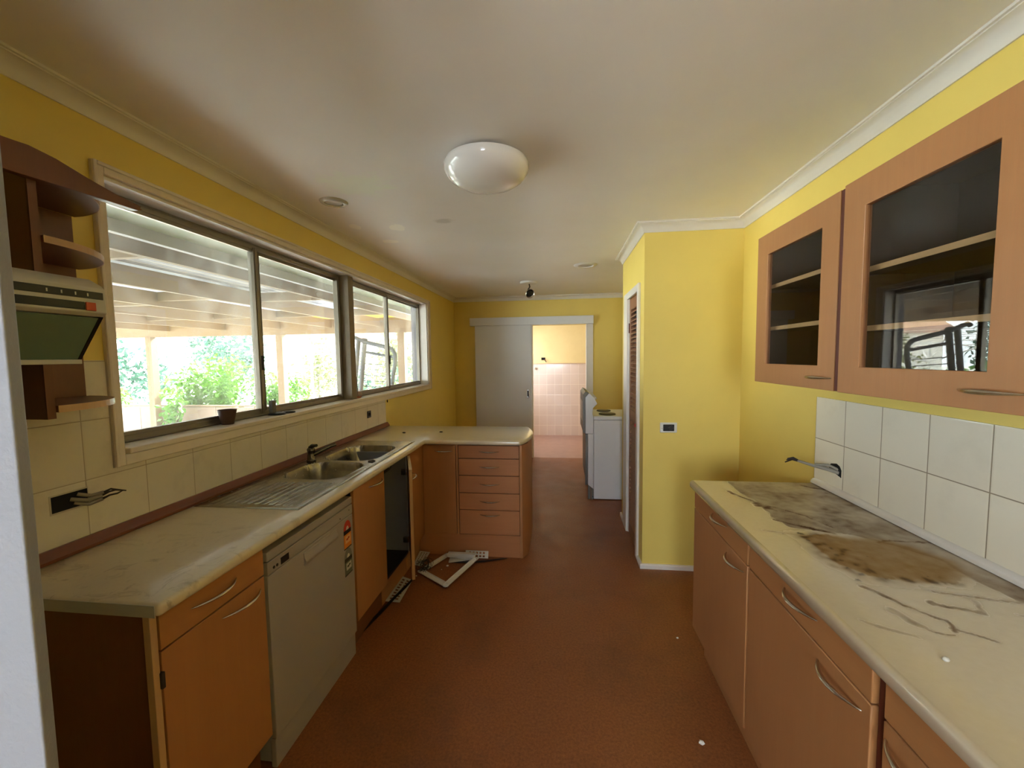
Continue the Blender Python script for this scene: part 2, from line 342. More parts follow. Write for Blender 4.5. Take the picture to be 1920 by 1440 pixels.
# laundry beyond the sliding door
struct(MB().box(-1.1, 1.35, 6.0, 7.9, -.08, 0).build('floor', plain('pinkish_laundry_lino', (176, 138, 126), 0.4, var=0.3, scale=9)))
struct(B(-1.2, 1.45, 6.1, 7.9, H, H+.08).build('ceiling', M['ceiling']))
lw = sroot('window_3', (-1.05, 7.0, 1.0))
fg = N('frosted_glass'); tq = fg.n('ShaderNodeBsdfTranslucent'); tq.inputs[0].default_value = (.5, .52, .5, 1); fg.l(tq.outputs[0], fg.out.inputs[0])
B(-1.06, -1.055, 6.5, 7.5, 1.0, 2.0).build('window_pane', fg.m, lw)
fw_ = MB().box(-1.1, 1.35, 7.75, 7.85, 1.374, H).box(1.211, 1.31, 6.086, 7.75, 0, H)
fw_.box(-1.1, -1.0, 6.086, 6.5, 0, H).box(-1.1, -1.0, 7.5, 7.75, 0, H).box(-1.1, -1.0, 6.5, 7.5, 0, 1.0).box(-1.1, -1.0, 6.5, 7.5, 2.0, H)
struct(fw_.build('wall_laundry', M['far_yellow']))
tp = MB().box(-1.1, 1.35, 7.74, 7.85, 0, 1.374)
struct(tp.build('wall_laundry_tiles', M['tile_pink']))
struct(MB().box(-1.0, 1.211, 7.728, 7.742, 1.368, 1.385).build('trim_9', plain('pale_tile_cap', (206, 176, 150), 0.4)))
# splashbacks
sl = MB().box(XL, XL+.008, YN+.002, 3.485, .90, 1.141).box(XL, XL+.008, YN+.002, 1.232, 1.141, 1.522)
struct(sl.build('wall_splashback_left', M['tile_left']))
struct(MB().box(XR-.008, XR, .2, 2.055, .90, 1.309).build('wall_splashback_right', M['tile_right']))
struct(MB().prism([(XL+.008, .902), (XL+.034, .902), (XL+.034, .912), (XL+.016, .938), (XL+.008, .938)], 'y', .875, 3.50).build('trim_1', M['red_timber']))
struct(MB().prism([(XR-.008, .902), (XR-.030, .902), (XR-.028, .914), (XR-.02, .922), (XR-.008, .925)], 'y', .2, 2.045).build('trim_2', M['white_paint'], bevel=.002))
# cornice swept along the walls with mitres
prof = [(0, -.060), (.006, -.060), (.010, -.052), (.014, -.040), (.022, -.027), (.034, -.017), (.046, -.012), (.050, -.012), (.050, -.008), (.058, -.007), (.060, 0), (0, 0)]
def sweep(path, prof, z, closed=False):
    mb = MB(); P = [Vector(p) for p in path]; n = len(P); rows = []
    for i, p in enumerate(P):
        d0 = (P[i]-P[i-1]).normalized() if (i or closed) else None; d1 = (P[(i+1) % n]-P[i]).normalized() if (i < n-1 or closed) else None
        nn = [Vector((d.y, -d.x)) for d in (d0, d1) if d]
        m = nn[0] if len(nn) == 1 else (nn[0]+nn[1])/(1+nn[0].dot(nn[1]))
        rows.append([(p.x+m.x*a, p.y+m.y*a, z+b) for a, b in prof])
    k = len(prof); vs = [v for r in rows for v in r]
    fs = [(i*k+j, i*k+(j+1) % k, (i+1)*k+(j+1) % k, (i+1)*k+j) for i in range(n-1) for j in range(k)]
    fs += [tuple(range(k)), tuple((n-1)*k+j for j in range(k-1, -1, -1))]
    return mb.add(vs, fs)
struct(sweep([(XL, YN), (XL, YB), (XR, YB), (XR, 3.83), (XP, 3.83), (XP, YP), (XR, YP), (XR, -2.85)], prof, H).build('trim_3', M['white_paint'], smooth=True))
sk = [(0, 0), (.016, 0), (.016, .026), (.010, .034), (0, .034)]
struct(sweep([(XP, 3.0), (XP, YP), (XR, YP), (XR, 2.07)], sk, 0).build('baseboard_pantry', M['white_paint']))
struct(sweep([(XR, YB), (XR, 3.85), (XP-.0, 3.83), (XP, 3.66)], sk, 0).build('baseboard_right', M['white_paint']))
struct(sweep([(XL, 3.6), (XL, YB), (-1.3, YB)], sk, 0).build('baseboard_left', M['white_paint']))
# ------------------------------------------------------------------ window
win = sroot('window_1', (XL, 3.0, WZ0))
ar = MB(); a0, a1, z0, z1 = 1.235, 4.80, 1.141, 2.203; xa, xb = XL, XL+.016
ar.box(xa, xb, a0, WY0, z0, z1).box(xa, xb, WY1, a1, z0, z1).box(xa, xb, WY0, WY1, WZ1, z1).box(xa, xb, WY0, WY1, z0, WZ0)
ar.box(xb, xb+.006, a0, a0+.012, z0, z1).box(xb, xb+.006, a1-.014, a1, z0, z1).box(xb, xb+.006, a0+.012, a1-.014, z1-.014, z1)
ar.build('architrave', M['cream_trim'], win, bevel=.003)
rv = MB(); g0 = XL-.095
rv.box(g0, XL, WY0-.001, WY0+.012, WZ0, WZ1).box(g0, XL, WY1-.012, WY1+.001, WZ0, WZ1).box(g0, XL, WY0, WY1, WZ1-.012, WZ1+.001)
rv.build('reveal', plain('white_reveal_paint', (236, 230, 224), .22, var=.08), win)
ro = MB(); r0, r1 = T-.02, XL-.128
ro.box(r0, r1, WY0-.001, WY0+.01, WZ0, WZ1).box(r0, r1, WY1-.01, WY1+.001, WZ0, WZ1).box(r0, r1, WY0, WY1, WZ1-.01, WZ1+.001).box(r0-.03, r1, WY0, WY1, WZ0-.001, WZ0+.015)
ro.build('outer_reveal', plain('lilac_outer_reveal', (124, 122, 136), .6), win)
MB().box(g0-.02, XL+.022, WY0+.012, WY1-.012, WZ0, WZ0+.022).build('window_sill', M['cream_trim'], win, bevel=.004)
gx0, gx1 = XL-.125, XL-.09; fz0, fz1 = WZ0+.022, WZ1-.014
fr = MB()
fr.box(gx0, gx1, WY0, WY1, fz0, fz0+.028).box(gx0, gx1, WY0, WY1, fz1-.03, fz1).box(gx0, gx1, WY0, WY0+.03, fz0, fz1).box(gx0, gx1, WY1-.03, WY1, fz0, fz1)
fr.box(gx1, gx1+.006, WY0, WY1, fz0+.004, fz0+.009).box(gx1, gx1+.006, WY0, WY1, fz1-.01, fz1-.005)
fr.build('aluminium_frame', M['alu'], win, bevel=.002)
MB().box(gx0-.02, XL-.02, 2.955, 3.03, fz0, fz1).build('timber_mullion', plain('weathered_grey_timber', (142, 128, 108), 0.6, var=0.3), win, bevel=.002)
def stile(y0, y1, x0, x1, part='sash_stile'):
    MB().box(x0, x1, y0, y1, fz0+.02, fz1-.02).box(x1, x1+.005, y0+.006, y0+.012, fz0+.02, fz1-.02).build(part, M['alu'], win, bevel=.0015)
for y0 in (2.075, 3.79):
    stile(y0, y0+.032, gx0+.004, gx1+.006); stile(y0+.046, y0+.078, gx0-.016, gx0+.012)
    MB().box(gx0+.0, gx1-.004, y0+.030, y0+.048, fz0+.02, fz1-.02).build('sash_seal', M['alu_dark'], win)
    MB().box(gx1+.006, gx1+.020, y0+.010, y0+.024, 1.46, 1.54).build('sash_latch', M['alu_dark'], win, bevel=.003)
stile(2.925, 2.955, gx0, gx1); stile(3.03, 3.05, gx0, gx1)
for y0, y1, x in ((1.30, 2.09, gx0+.02), (2.13, 2.93, gx0), (3.05, 3.80, gx0+.02), (3.85, 4.69, gx0)):
    B(x, x+.004, y0, y1, fz0+.02, fz1-.02).build('window_pane', M['glass'], win)
    MB().box(x-.005, x+.012, y0, y1, fz0+.022, fz0+.042).box(x-.005, x+.012, y0, y1, fz1-.045, fz1-.025).build('sash_rail', M['alu'], win)
# ------------------------------------------------------------------ sliding door
d1 = sroot('door_1', (-.8, YB-.05, 0))
MB().box(-1.252, -.418, YB-.060, YB-.022, .012, 2.0).build('door_slab', M['door_white'], d1, bevel=.002)
MB().box(-1.32, .478, YB-.095, YB, 1.978, 2.092).build('door_pelmet', M['door_white'], d1, bevel=.003)
MB().box(.387, .478, YB-.018, YB, 0, 1.978).box(.380, .392, YB-.018, YB+.11, 0, 1.978).box(-.420, -.400, YB-.018, YB+.11, 0, 1.978).build('door_jamb', M['white_paint'], d1, bevel=.002)
MB().prism([(-.484, .91), (-.452, .91), (-.452, 1.03), (-.484, 1.03)], 'y', YB-.064, YB-.059).build('door_handle', M['handle'], d1, bevel=.001)
MB().box(-.478, -.458, YB-.0655, YB-.0635, .925, 1.015).build('door_handle_recess', M['alu_dark'], d1)
# ------------------------------------------------------------------ louvred pantry door
d2 = sroot('door_2', (XP, 3.28, 0))
am = MB(); x0, x1 = XP-.018, XP
am.box(x0, x1, 3.005, 3.06, 0, 2.032).box(x0, x1, 3.49, 3.655, 0, 2.032).box(x0, x1, 3.06, 3.49, 1.978, 2.032)
am.box(XP-.004, XP+.09, 3.055, 3.067, 0, 1.978).box(XP-.004, XP+.09, 3.483, 3.495, 0, 1.978)
am.build('architrave', M['white_paint'], d2, bevel=.003)
lf = MB(); dx0, dx1 = XP+.004, XP+.036
for y0, y1, a, b in ((3.068, 3.118, .01, 1.975), (3.432, 3.482, .01, 1.975), (3.118, 3.432, .01, .11), (3.118, 3.432, .98, 1.07), (3.118, 3.432, 1.885, 1.975)):
    lf.box(dx0, dx1, y0, y1, a, b)
lf.build('door_frame', M['louvre'], d2, bevel=.002)
def slats(za, zb):
    m = MB(); z = za+.018
    while z < zb-.01:
        m.obox((XP+.020, 3.275, z), (.8, 0, .62), (0, 1, 0), (-.62, 0, .8), .021, .157, .0032); z += .034
    return m
slats(.11, .98).build('louvre_slats', M['louvre'], d2); slats(1.07, 1.885).build('louvre_slats', M['louvre'], d2)
MB().lathe([(0, 0), (.013, .002), (.014, .018), (.008, .024), (0, .025)], (XP+.003, 3.10, .99), (-1, 0, 0), 16).build('door_knob', M['red'], d2, smooth=True)
MB().box(XP-.004, XP+.004, 3.47, 3.485, 1.70, 1.78).build('door_hinge', M['dark_red'], d2)
struct(B(.70, .72, 2.98, 3.73, 0, 1.98).build('pantry_dark_sheet', M['inside_dark']))  # dark sheet behind the slats, standing in for the shade inside the pantry

# ------------------------------------------------------------------ handles
def handle(parent, a, b, out, name='handle', mat='handle', r=.0055, drop=.0):
    a, b, out = Vector(a), Vector(b), Vector(out); n = 16; pts = []; rs = []
    for i in range(n+1):
        t = i/n; s = math.sin(PI*t); pts.append(a.lerp(b, t)+out*(s**0.85)*.028+Vector((0, 0, -drop*s))); rs.append(r*(.45+.75*s))
    pts = [pts[0]-out*.002]+pts+[pts[-1]-out*.002]; rs = [r*.6]+rs+[r*.6]
    return MB().tube(pts, rs, 8, flat=.8).build(name, M[mat], parent, smooth=True)
# ------------------------------------------------------------------ left bench
XF = -1.045
c = thing('base_cabinet', (-1.3, 1.08, 0), 'beech base cabinet with one drawer over a door, beside the dishwasher', 'cabinet')
MB().box(XL+.01, XF-.02, .886, .904, 0, .864).build('end_panel', wood('dark_end_panel', (126, 74, 42), (104, 58, 32)), c)
MB().box(XF-.022, XF-.001, .874, .892, 0, .864).build('panel_edge', M['wood_light'], c, bevel=.0015)
MB().box(XL+.01, XF-.03, 1.255, 1.273, .15, .864).box(XL+.01, XF-.03, .904, 1.255, .15, .168).box(XL+.012, XL+.02, .904, 1.255, .168, .864).build('carcass', M['inside_dark'], c)
MB().box(XF-.075, XF-.058, .904, 1.273, 0, .15).build('kickboard', M['dark_wood'], c)
dr = MB().box(XF-.018, XF, .897, 1.270, .757, .860).build('drawer', M['wood_h'], c, bevel=.0015); handle(dr, (XF, .99, .812), (XF, 1.15, .812), (1, 0, 0))
do = MB().box(XF-.018, XF, .897, 1.270, .155, .752).build('door', M['wood'], c, bevel=.0015); handle(do, (XF, 1.09, .716), (XF, 1.25, .716), (1, 0, 0))
MB().box(XF-.006, XF+.006, .889, .899, .655, .70).build('hinge', M['alu_dark'], c, bevel=.002)
# dishwasher
dw = thing('dishwasher', (-1.3, 1.59, 0), 'white freestanding dishwasher under the sink bench with energy stickers on its door', 'dishwasher')
DY0, DY1 = 1.288, 1.884
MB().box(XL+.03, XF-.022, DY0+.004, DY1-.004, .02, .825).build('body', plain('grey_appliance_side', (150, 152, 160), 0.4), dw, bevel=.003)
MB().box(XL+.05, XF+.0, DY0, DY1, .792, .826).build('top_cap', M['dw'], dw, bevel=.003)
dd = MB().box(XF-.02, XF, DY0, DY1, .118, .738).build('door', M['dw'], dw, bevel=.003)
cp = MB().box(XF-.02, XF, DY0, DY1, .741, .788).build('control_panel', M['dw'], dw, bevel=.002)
MB().box(XF-.0005, XF+.0012, 1.357, 1.402, .748, .774).build('display', M['black'], cp)
for y in (1.320, 1.337): MB().lathe([(0, 0), (.0055, 0), (.0055, .0015), (0, .002)], (XF, y, .758), (1, 0, 0), 12).build('button', M['black'], cp)
for y, z in ((1.77, .755), (1.852, .767)): MB().lathe([(0, 0), (.003, 0), (.003, .001), (0, .001)], (XF, y, z), (1, 0, 0), 10).build('indicator', M['black'], cp)
hr = MB().prism([(XF-.001, .726), (XF+.003, .722), (XF+.004, .706), (XF+.0105, .694), (XF+.0095, .682), (XF+.003, .674), (XF-.001, .672)], 'y', 1.490, 1.735)
hr.build('grip', M['dw'], dd, bevel=.001)
MB().box(XF-.03, XF-.008, DY0+.004, DY1-.004, .0, .112).build('plinth', M['dw'], dw, bevel=.002)
# two energy stickers, one above the other
def sticker(z0, z1, red):
    m = MB(); y0, y1 = 1.795, 1.862; x = XF+.0006; h = z1-z0
    mats = [plain('sticker_white', (226, 224, 214), .4), plain('sticker_arc', (206, 62, 44) if red else (120, 124, 116), .4), plain('sticker_black', (20, 20, 22), .4), plain('sticker_field', (232, 138, 44) if red else (96, 108, 96), .4), plain('sticker_box', (240, 190, 130) if red else (206, 206, 196), .4), plain('sticker_mark', (190, 60, 30) if red else (50, 60, 40), .4)]
    ym = (y0+y1)/2
    arc = [(ym+.033*math.cos(t), z0+h*.68+.045*math.sin(t)) for t in [PI*i/14 for i in range(15)]]
    m.mi = 1; m.prism(arc, 'x', x, x+.0006); arc2 = [(ym+.012*math.cos(t), z0+h*.68+.018*math.sin(t)) for t in [PI*i/10 for i in range(11)]]
    m.mi = 0; m.prism(arc2, 'x', x+.0006, x+.001)
    m.mi = 2; m.box(x, x+.0007, y0, y1, z0+h*.53, z0+h*.68)
    m.mi = 3; m.box(x, x+.0007, y0, y1, z0+.006, z0+h*.53)
    m.mi = 4; m.box(x+.0007, x+.001, y0+.012, y1-.008, z0+h*.2, z0+h*.47)
    m.mi = 5; m.box(x+.001, x+.0013, y0+.02, y1-.03, z0+h*.30, z0+h*.37).box(x+.001, x+.0013, y0+.036, y1-.018, z0+h*.33, z0+h*.40)
    m.mi = 2; m.box(x, x+.0007, y0, y1, z0, z0+.006)
    return m.build('energy_sticker', mats, dd)
sticker(.585, .735-.012, True); sticker(.452, .585-.004, False)
# sink cabinet with closed door, next one open
c = thing('base_cabinet', (-1.3, 2.08, 0), 'beech base cabinet with a single closed door between the dishwasher and the open cupboard', 'cabinet')
MB().box(XL+.01, XF-.02, 1.898, 1.916, .15, .72).box(XL+.01, XF-.03, 2.248, 2.266, .15, .72).box(XL+.01, XF-.02, 1.916, 2.248, .15, .168).build('carcass', M['melamine'], c)
do = MB().box(XF-.018, XF, 1.902, 2.262, .155, .858).build('door', M['wood'], c, bevel=.0015); handle(do, (XF, 2.07, .812), (XF, 2.23, .812), (1, 0, 0))
MB().box(XF-.060, XF-.044, 1.898, 2.266, 0, .15).build('kickboard', M['dark_wood'], c)
c = thing('base_cabinet', (-1.3, 2.46, 0), 'beech base cabinet under the sink standing open with its door swung out', 'cabinet')
MB().box(XL+.01, XF-.02, 2.652, 2.668, .15, .864).box(XL+.012, XL+.02, 2.27, 2.652, .168, .72).build('carcass', M['melamine'], c)
MB().box(XL+.02, XF-.02, 2.27, 2.652, .15, .166).build('cabinet_floor', plain('dark_cabinet_floor', (52, 44, 38), .6), c)  # cabinet floor coloured darker than the grey carcass
MB().box(XF-.060, XF-.044, 2.268, 2.668, 0, .15).box(XF-.044, XF-.02, 2.268, 2.668, .135, .15).build('kickboard', M['wood_h'], c)
hx, hy = XF+.0, 2.655; fx, fy = -.900, 2.312
dv = Vector((fx-hx, fy-hy, 0)); L_ = dv.length; dn = dv.normalized(); nv = Vector((dn.y, -dn.x, 0))
if nv.x < 0: nv = -nv
mid = (Vector((hx, hy, 0))+Vector((fx, fy, 0)))/2
m = MB().obox((mid.x, mid.y, .498), dn, nv, (0, 0, 1), L_/2, .009, .342)
do = m.build('door', M['wood'], c, bevel=.001)
e = Vector((fx, fy, .498))+dn*.001
MB().obox(e, dn, nv, (0, 0, 1), .0015, .0092, .342).build('door_edge', M['wood_light'], do)
MB().obox((mid.x, mid.y, .8408), dn, nv, (0, 0, 1), L_/2, .0092, .0012).build('door_top_edge', M['wood_light'], do)
hp = Vector((fx, fy, .775))-dn*.03+nv*.009; handle(do, hp, hp-dn*.15, nv)
for z in (.25, .73): MB().box(XF-.05, XF-.012, 2.635, 2.651, z-.02, z+.02).build('hinge', M['handle'], c, bevel=.003)
pp = MB().tube([(-1.33, 2.46, .70), (-1.33, 2.46, .47), (-1.33, 2.47, .42), (-1.31, 2.52, .395), (-1.29, 2.57, .41), (-1.28, 2.585, .46), (-1.29, 2.57, .50), (-1.33, 2.52, .505), (-1.45, 2.52, .50), (-1.56, 2.52, .49)], .021, 14)
tag(pp.build('waste_pipe', M['old_white'], smooth=True), 'grey white plastic waste pipe bending under the sink inside the open cupboard', 'pipe')
c = thing('base_cabinet', (-1.2, 2.8, 0), 'beech corner base cabinet with a narrow door right of the open cupboard', 'cabinet')
MB().box(XL+.01, XF-.02, 2.672, 2.688, .15, .864).box(XL+.01, XF-.04, 3.49, 3.505, 0, .864).box(XL+.01, XL+.02, 2.688, 3.49, 0, .864).build('carcass', M['inside_dark'], c)
MB().box(XF-.018, XF, 2.674, 2.950, .155, .858).build('door', M['wood'], c, bevel=.0015)
MB().box(XF-.060, XF-.044, 2.672, 2.955, 0, .15).build('kickboard', M['wood_h'], c)
# peninsula
YQ = 2.935
c = thing('drawer_cabinet', (-.64, 3.2, 0), 'beech peninsula unit with five stacked drawers and a tall narrow door', 'cabinet')
MB().box(XF-.0, -.31, YQ+.02, 3.48, .16, .862).build('carcass', M['inside_dark'], c)
MB().box(XF-.03, -.264, 3.48, 3.5, 0, .862).build('back_panel', M['wood'], c)
MB().box(XF-.04, -.302, YQ+.006, YQ+.020, 0, .170).build('kickboard', M['wood_x'], c)
MB().box(-1.042, -.788, YQ, YQ+.018, .172, .858).build('door', M['wood'], c, bevel=.0015)
dz = [.858, .757, .627, .493, .363, .172]
for i in range(5):
    d = MB().box(-.764, -.305, YQ, YQ+.018, dz[i+1]+.003, dz[i]-.002).build('drawer', M['wood_x'], c, bevel=.002)
    zz = (dz[i]+dz[i+1])/2 if i < 4 else dz[i]-.038
    handle(d, (-.605, YQ, zz+.004), (-.455, YQ, zz+.004), (0, -1, 0))
MB().box(-.783, -.768, YQ+.001, YQ+.018, .172, .858).build('filler_strip', M['wood'], c)
MB().prism([(-.302, YQ), (-.284, YQ), (-.248, YQ+.085), (-.248, 3.5), (-.262, 3.5), (-.262, YQ+.09), (-.302, YQ+.02)], 'z', 0, .862).build('end_panel', M['wood'], c, bevel=.001)
hd = [o for o in COL.objects if o.parent and o.parent.name == c.name and o.name.startswith('door')][0]
handle(hd, (-.95, YQ, .812), (-.81, YQ, .812), (0, -1, 0))
# L-shaped worktop with sink cut-out
def polyplate(polys, z, name, mat, th=.035, bev=.009, loc=(0, 0, 0)):
    bm = bmesh.new()
    for P in polys: bm.faces.new([bm.verts.new((x-loc[0], y-loc[1], z-loc[2])) for x, y in P])
    bmesh.ops.remove_doubles(bm, verts=bm.verts, dist=1e-4)
    bmesh.ops.recalc_face_normals(bm, faces=bm.faces)
    for f in bm.faces:
        if f.normal.z < 0: f.normal_flip()
    me = bpy.data.meshes.new(name); bm.to_mesh(me); bm.free(); me.materials.append(mat)
    o = bpy.data.objects.new(name, me); COL.objects.link(o); o.location = loc; ROOT[o.name] = Vector(loc)
    s = o.modifiers.new('thick', 'SOLIDIFY'); s.thickness = th; s.offset = -1
    b = o.modifiers.new('bevel', 'BEVEL'); b.width = bev; b.segments = 4; b.limit_method = 'ANGLE'; b.angle_limit = math.radians(60)
    for p in me.polygons: p.use_smooth = True
    try: me.set_sharp_from_angle(angle=math.radians(80))
    except Exception: pass
    return o
gx = [XL+.009, -1.50, -1.10, -1.0115]; gy = [.869, 1.86, 2.72, 2.904, 3.53]; polys = []
for i in range(3):
    for j in range(4):
        if i == 1 and j == 1: continue
        polys.append([(gx[i], gy[j]), (gx[i+1], gy[j]), (gx[i+1], gy[j+1]), (gx[i], gy[j+1])])
end = [(-.290, 2.904)]
P0, P1, P2 = Vector((-.290, 2.904)), Vector((-.150, 3.20)), Vector((-.285, 3.53))
for i in range(1, 12):
    t = i/12; q = P0*(1-t)**2+P1*2*t*(1-t)+P2*t*t; end.append((q.x, q.y))
end.append((-.285, 3.53)); polys.append([(-1.0115, 2.904)]+end+[(-1.0115, 3.53)])
tag(polyplate(polys, .90, 'worktop', M['top'], loc=(-1.2, 2.2, .865)), 'L-shaped cream laminate worktop holding the steel sink under the long window', 'worktop')
bpy.data.objects['worktop'].modifiers['bevel'].width = .013
wt = bpy.data.objects['worktop']
MB().box(XL+.012, -1.022, .8672, .8692, .8665, .8985).build('end_strip', M['top_edge'], wt)
# sink
SX0, SX1, SY0, SY1 = -1.545, -1.066, 1.502, 2.850
nx, ny = 72, 200
def rr_sd(x, y, cx, cy, hx, hy, r):
    dx, dy = abs(x-cx)-hx+r, abs(y-cy)-hy+r
    return math.hypot(max(dx, 0), max(dy, 0))+min(max(dx, dy), 0)-r
vs = []; fs = []
for j in range(ny+1):
    for i in range(nx+1):
        x = SX0+(SX1-SX0)*i/nx; y = SY0+(SY1-SY0)*j/ny; z = .9045
        e = min(x-SX0, SX1-x, y-SY0, SY1-y)
        if e < .012: z = .9035 if e > .003 else .9008
        for cy, hy in ((2.06, .165), (2.475, .205)):
            d = rr_sd(x, y, -1.29, cy, .172, hy, .10)
            if d < .012:
                z = .9055 if d > .004 else z
            if d < 0:
                t = min(-d/.045, 1); z = .9045-.150*(1-(1-t)**2.2)-.008*min(-d/.15, 1)
        if 1.53 < y < 1.86 and SX0+.05 < x < SX1-.045:
            f = min((y-1.53)/.02, (1.86-y)/.03, 1); z += -.003*f+.0062*f*max(0, math.sin((x-SX0)*2*PI/.034))
        vs.append((x, y, z))
for j in range(ny):
    for i in range(nx): a = j*(nx+1)+i; fs.append((a, a+1, a+nx+2, a+nx+1))
sk_ = MB().add(vs, fs).build('kitchen_sink', M['steel'], smooth=True)
for f in sk_.data.polygons: f.use_smooth = True
tag(sk_, 'stainless steel sink with two bowls and a ribbed drainer set in the left worktop', 'sink')
for cy in (2.06, 2.475): MB().lathe([(0, 0), (.020, .0005), (.034, .002), (.036, .004)], (-1.29, cy, .7475), n=24).build('drain', M['alu_dark'], sk_, smooth=True)
tp_ = thing('mixer_tap', (-1.49, 2.24, .9055), 'small dark mixer tap behind the two sink bowls', 'tap')
tp_m = plain('tarnished_chrome', (104, 96, 86), .22, .9, .25, 30)
MB().lathe([(0, 0), (.026, 0), (.027, .006), (.021, .012), (.021, .06), (.023, .072), (.016, .082), (0, .084)], (-1.49, 2.24, .9055), n=20).build('tap_body', tp_m, tp_, smooth=True)
MB().tube([(-1.485, 2.24, .94), (-1.44, 2.27, .965), (-1.40, 2.30, .985), (-1.375, 2.318, .992)], [.014, .013, .012, .011], 12).build('spout', tp_m, tp_, smooth=True)
MB().tube([(-1.49, 2.24, .985), (-1.475, 2.235, 1.0), (-1.44, 2.22, 1.005)], [.016, .012, .009], 10).build('lever', M['black'], tp_, smooth=True)
tag(MB().prism([(-1.135, 2.245), (-1.10, 2.235), (-1.095, 2.262), (-1.12, 2.285), (-1.14, 2.27)], 'z', .906, .909).build('dry_leaf', plain('dry_brown_leaf', (48, 34, 24), .8)), 'tiny dark dry leaf on the sink rim between the bowls', 'leaf')
for nm, lb, x, y in (('dirt_crumb', 'dark crumb on the peninsula worktop, further from the camera', -.98, 3.22), ('dirt_crumb', 'dark crumb on the worktop corner nearer the tiled wall', -1.28, 3.17)):
    tag(MB().ball((x, y, .9045), .012, (1.3, .7, .35), 6).build(nm, M['void'], smooth=True), lb, 'crumb')

# ------------------------------------------------------------------ right bench
XG = .655
def rcab(y0, y1, label, drawer_mat, gap=.004):
    c = thing('base_cabinet', (.93, (y0+y1)/2, 0), label, 'cabinet')
    MB().box(XG+.018, XR-.002, y0, y0+.016, .15, .864).box(XG+.018, XR-.002, y1-.016, y1, .15, .864).box(XG+.076, XR-.002, y0, y0+.016, 0, .15).box(XG+.060, XR-.002, y1-.016, y1, 0, .15).box(XG+.018, XR-.002, y0+.016, y1-.016, .15, .168).box(XR-.012, XR-.002, y0+.016, y1-.016, .168, .864).build('carcass', M['wood'], c)
    MB().box(XG+.060, XG+.076, y0, y1-.016, 0, .15).build('kickboard', M['wood_h'], c)
    d = MB().box(XG, XG+.018, y0+gap, y1-gap, .768, .860).build('drawer', M['wood_h'], c, bevel=.0025)
    p = MB().box(XG, XG+.018, y0+gap, y1-gap, .155, .763).build('door', M['wood'], c, bevel=.0025)
    return c, d, p
c, d, p = rcab(1.468, 2.043, 'beech base cabinet at the far end of the right bench beside the yellow wall', 0)
handle(d, (XG, 1.655, .828), (XG, 1.80, .828), (-1, 0, 0)); handle(p, (XG, 1.50, .728), (XG, 1.65, .728), (-1, 0, 0))
c, d, p = rcab(.893, 1.462, 'beech base cabinet in the middle of the right bench below the amber stain', 0)
handle(d, (XG, 1.085, .826), (XG, 1.235, .826), (-1, 0, 0)); handle(p, (XG, .925, .728), (XG, 1.075, .728), (-1, 0, 0))
c, d, p = rcab(.30, .868, 'beech base cabinet of the right bench nearest the camera, cut by the frame', 0)
handle(d, (XG, .50, .826), (XG, .65, .826), (-1, 0, 0)); handle(p, (XG, .705, .728), (XG, .855, .728), (-1, 0, 0))
struct(MB().box(XG+.012, XG+.03, .8685, .8925, 0, .863).build('trim_4', M['dark_red']))
# stained worktop: fine grid on top with painted dirt, skirt round the edge
TX0, TX1, TY0, TY1 = .6302, XR-.009, .18, 2.043
def seg_d(p, a, b):
    a, b, p = Vector(a), Vector(b), Vector(p); ab = b-a; t = max(0, min(1, (p-a).dot(ab)/ab.dot(ab))); return (p-a-ab*t).length, t
def inpoly(x, y, P):
    r = False; j = len(P)-1
    for i in range(len(P)):
        if (P[i][1] > y) != (P[j][1] > y) and x < (P[j][0]-P[i][0])*(y-P[i][1])/(P[j][1]-P[i][1])+P[i][0]: r = not r
        j = i
    return r
def polyd(x, y, P):
    d = min(seg_d((x, y), P[i], P[(i+1) % len(P)])[0] for i in range(len(P)))
    return -d if inpoly(x, y, P) else d
def sm(a, b, x):
    t = max(0, min(1, (x-a)/(b-a))); return t*t*(3-2*t)
AMB = [(.800, 1.435), (.90, 1.45), (1.02, 1.43), (1.10, 1.37), (1.135, 1.29), (1.12, 1.22), (1.04, 1.165), (.93, 1.165), (.84, 1.18), (.795, 1.25), (.80, 1.35)]
VEIL = [(.80, 2.04), (.95, 2.04), (1.20, 2.04), (1.20, 1.05), (1.12, 1.10), (1.10, 1.3), (.98, 1.46), (.82, 1.50), (.79, 1.60), (.81, 1.72), (.80, 1.86)]
STREAKS = [((.76, 1.88), (.80, 1.74), .012, .6), ((.80, 1.74), (.84, 1.66), .020, .75), ((.80, 1.76), (.92, 1.62), .007, .6), ((.92, 1.62), (.96, 1.52), .009, .6), ((.79, 1.71), (.84, 1.70), .014, .7),
    ((.79, 1.56), (.90, 1.50), .012, .7), ((.84, 1.53), (.92, 1.47), .016, .7), ((.90, 1.50), (1.05, 1.47), .008, .4), ((1.02, 1.40), (1.19, 1.42), .010, .6), ((.80, 1.44), (.70, 1.46), .010, .3),
    ((.80, 1.13), (.82, 1.06), .010, .5), ((.82, 1.06), (.88, 1.0), .009, .6), ((.88, 1.0), (.86, .955), .008, .6), ((.90, 1.08), (.97, 1.03), .009, .5), ((.97, 1.03), (1.0, 1.09), .007, .35), ((.78, 1.03), (.80, .98), .012, .35),
    ((.86, .97), (.92, .92), .006, .5), ((.80, .97), (.85, .94), .004, .5), ((.70, .97), (.76, .94), .01, .25), ((.95, 1.12), (1.15, 1.09), .007, .4), ((1.05, 1.04), (1.18, .98), .006, .3), ((1.12, 1.99), (1.19, 1.93), .012, .7), ((1.16, 1.90), (1.19, 1.80), .008, .5), ((1.0, .80), (1.15, .78), .006, .4)]
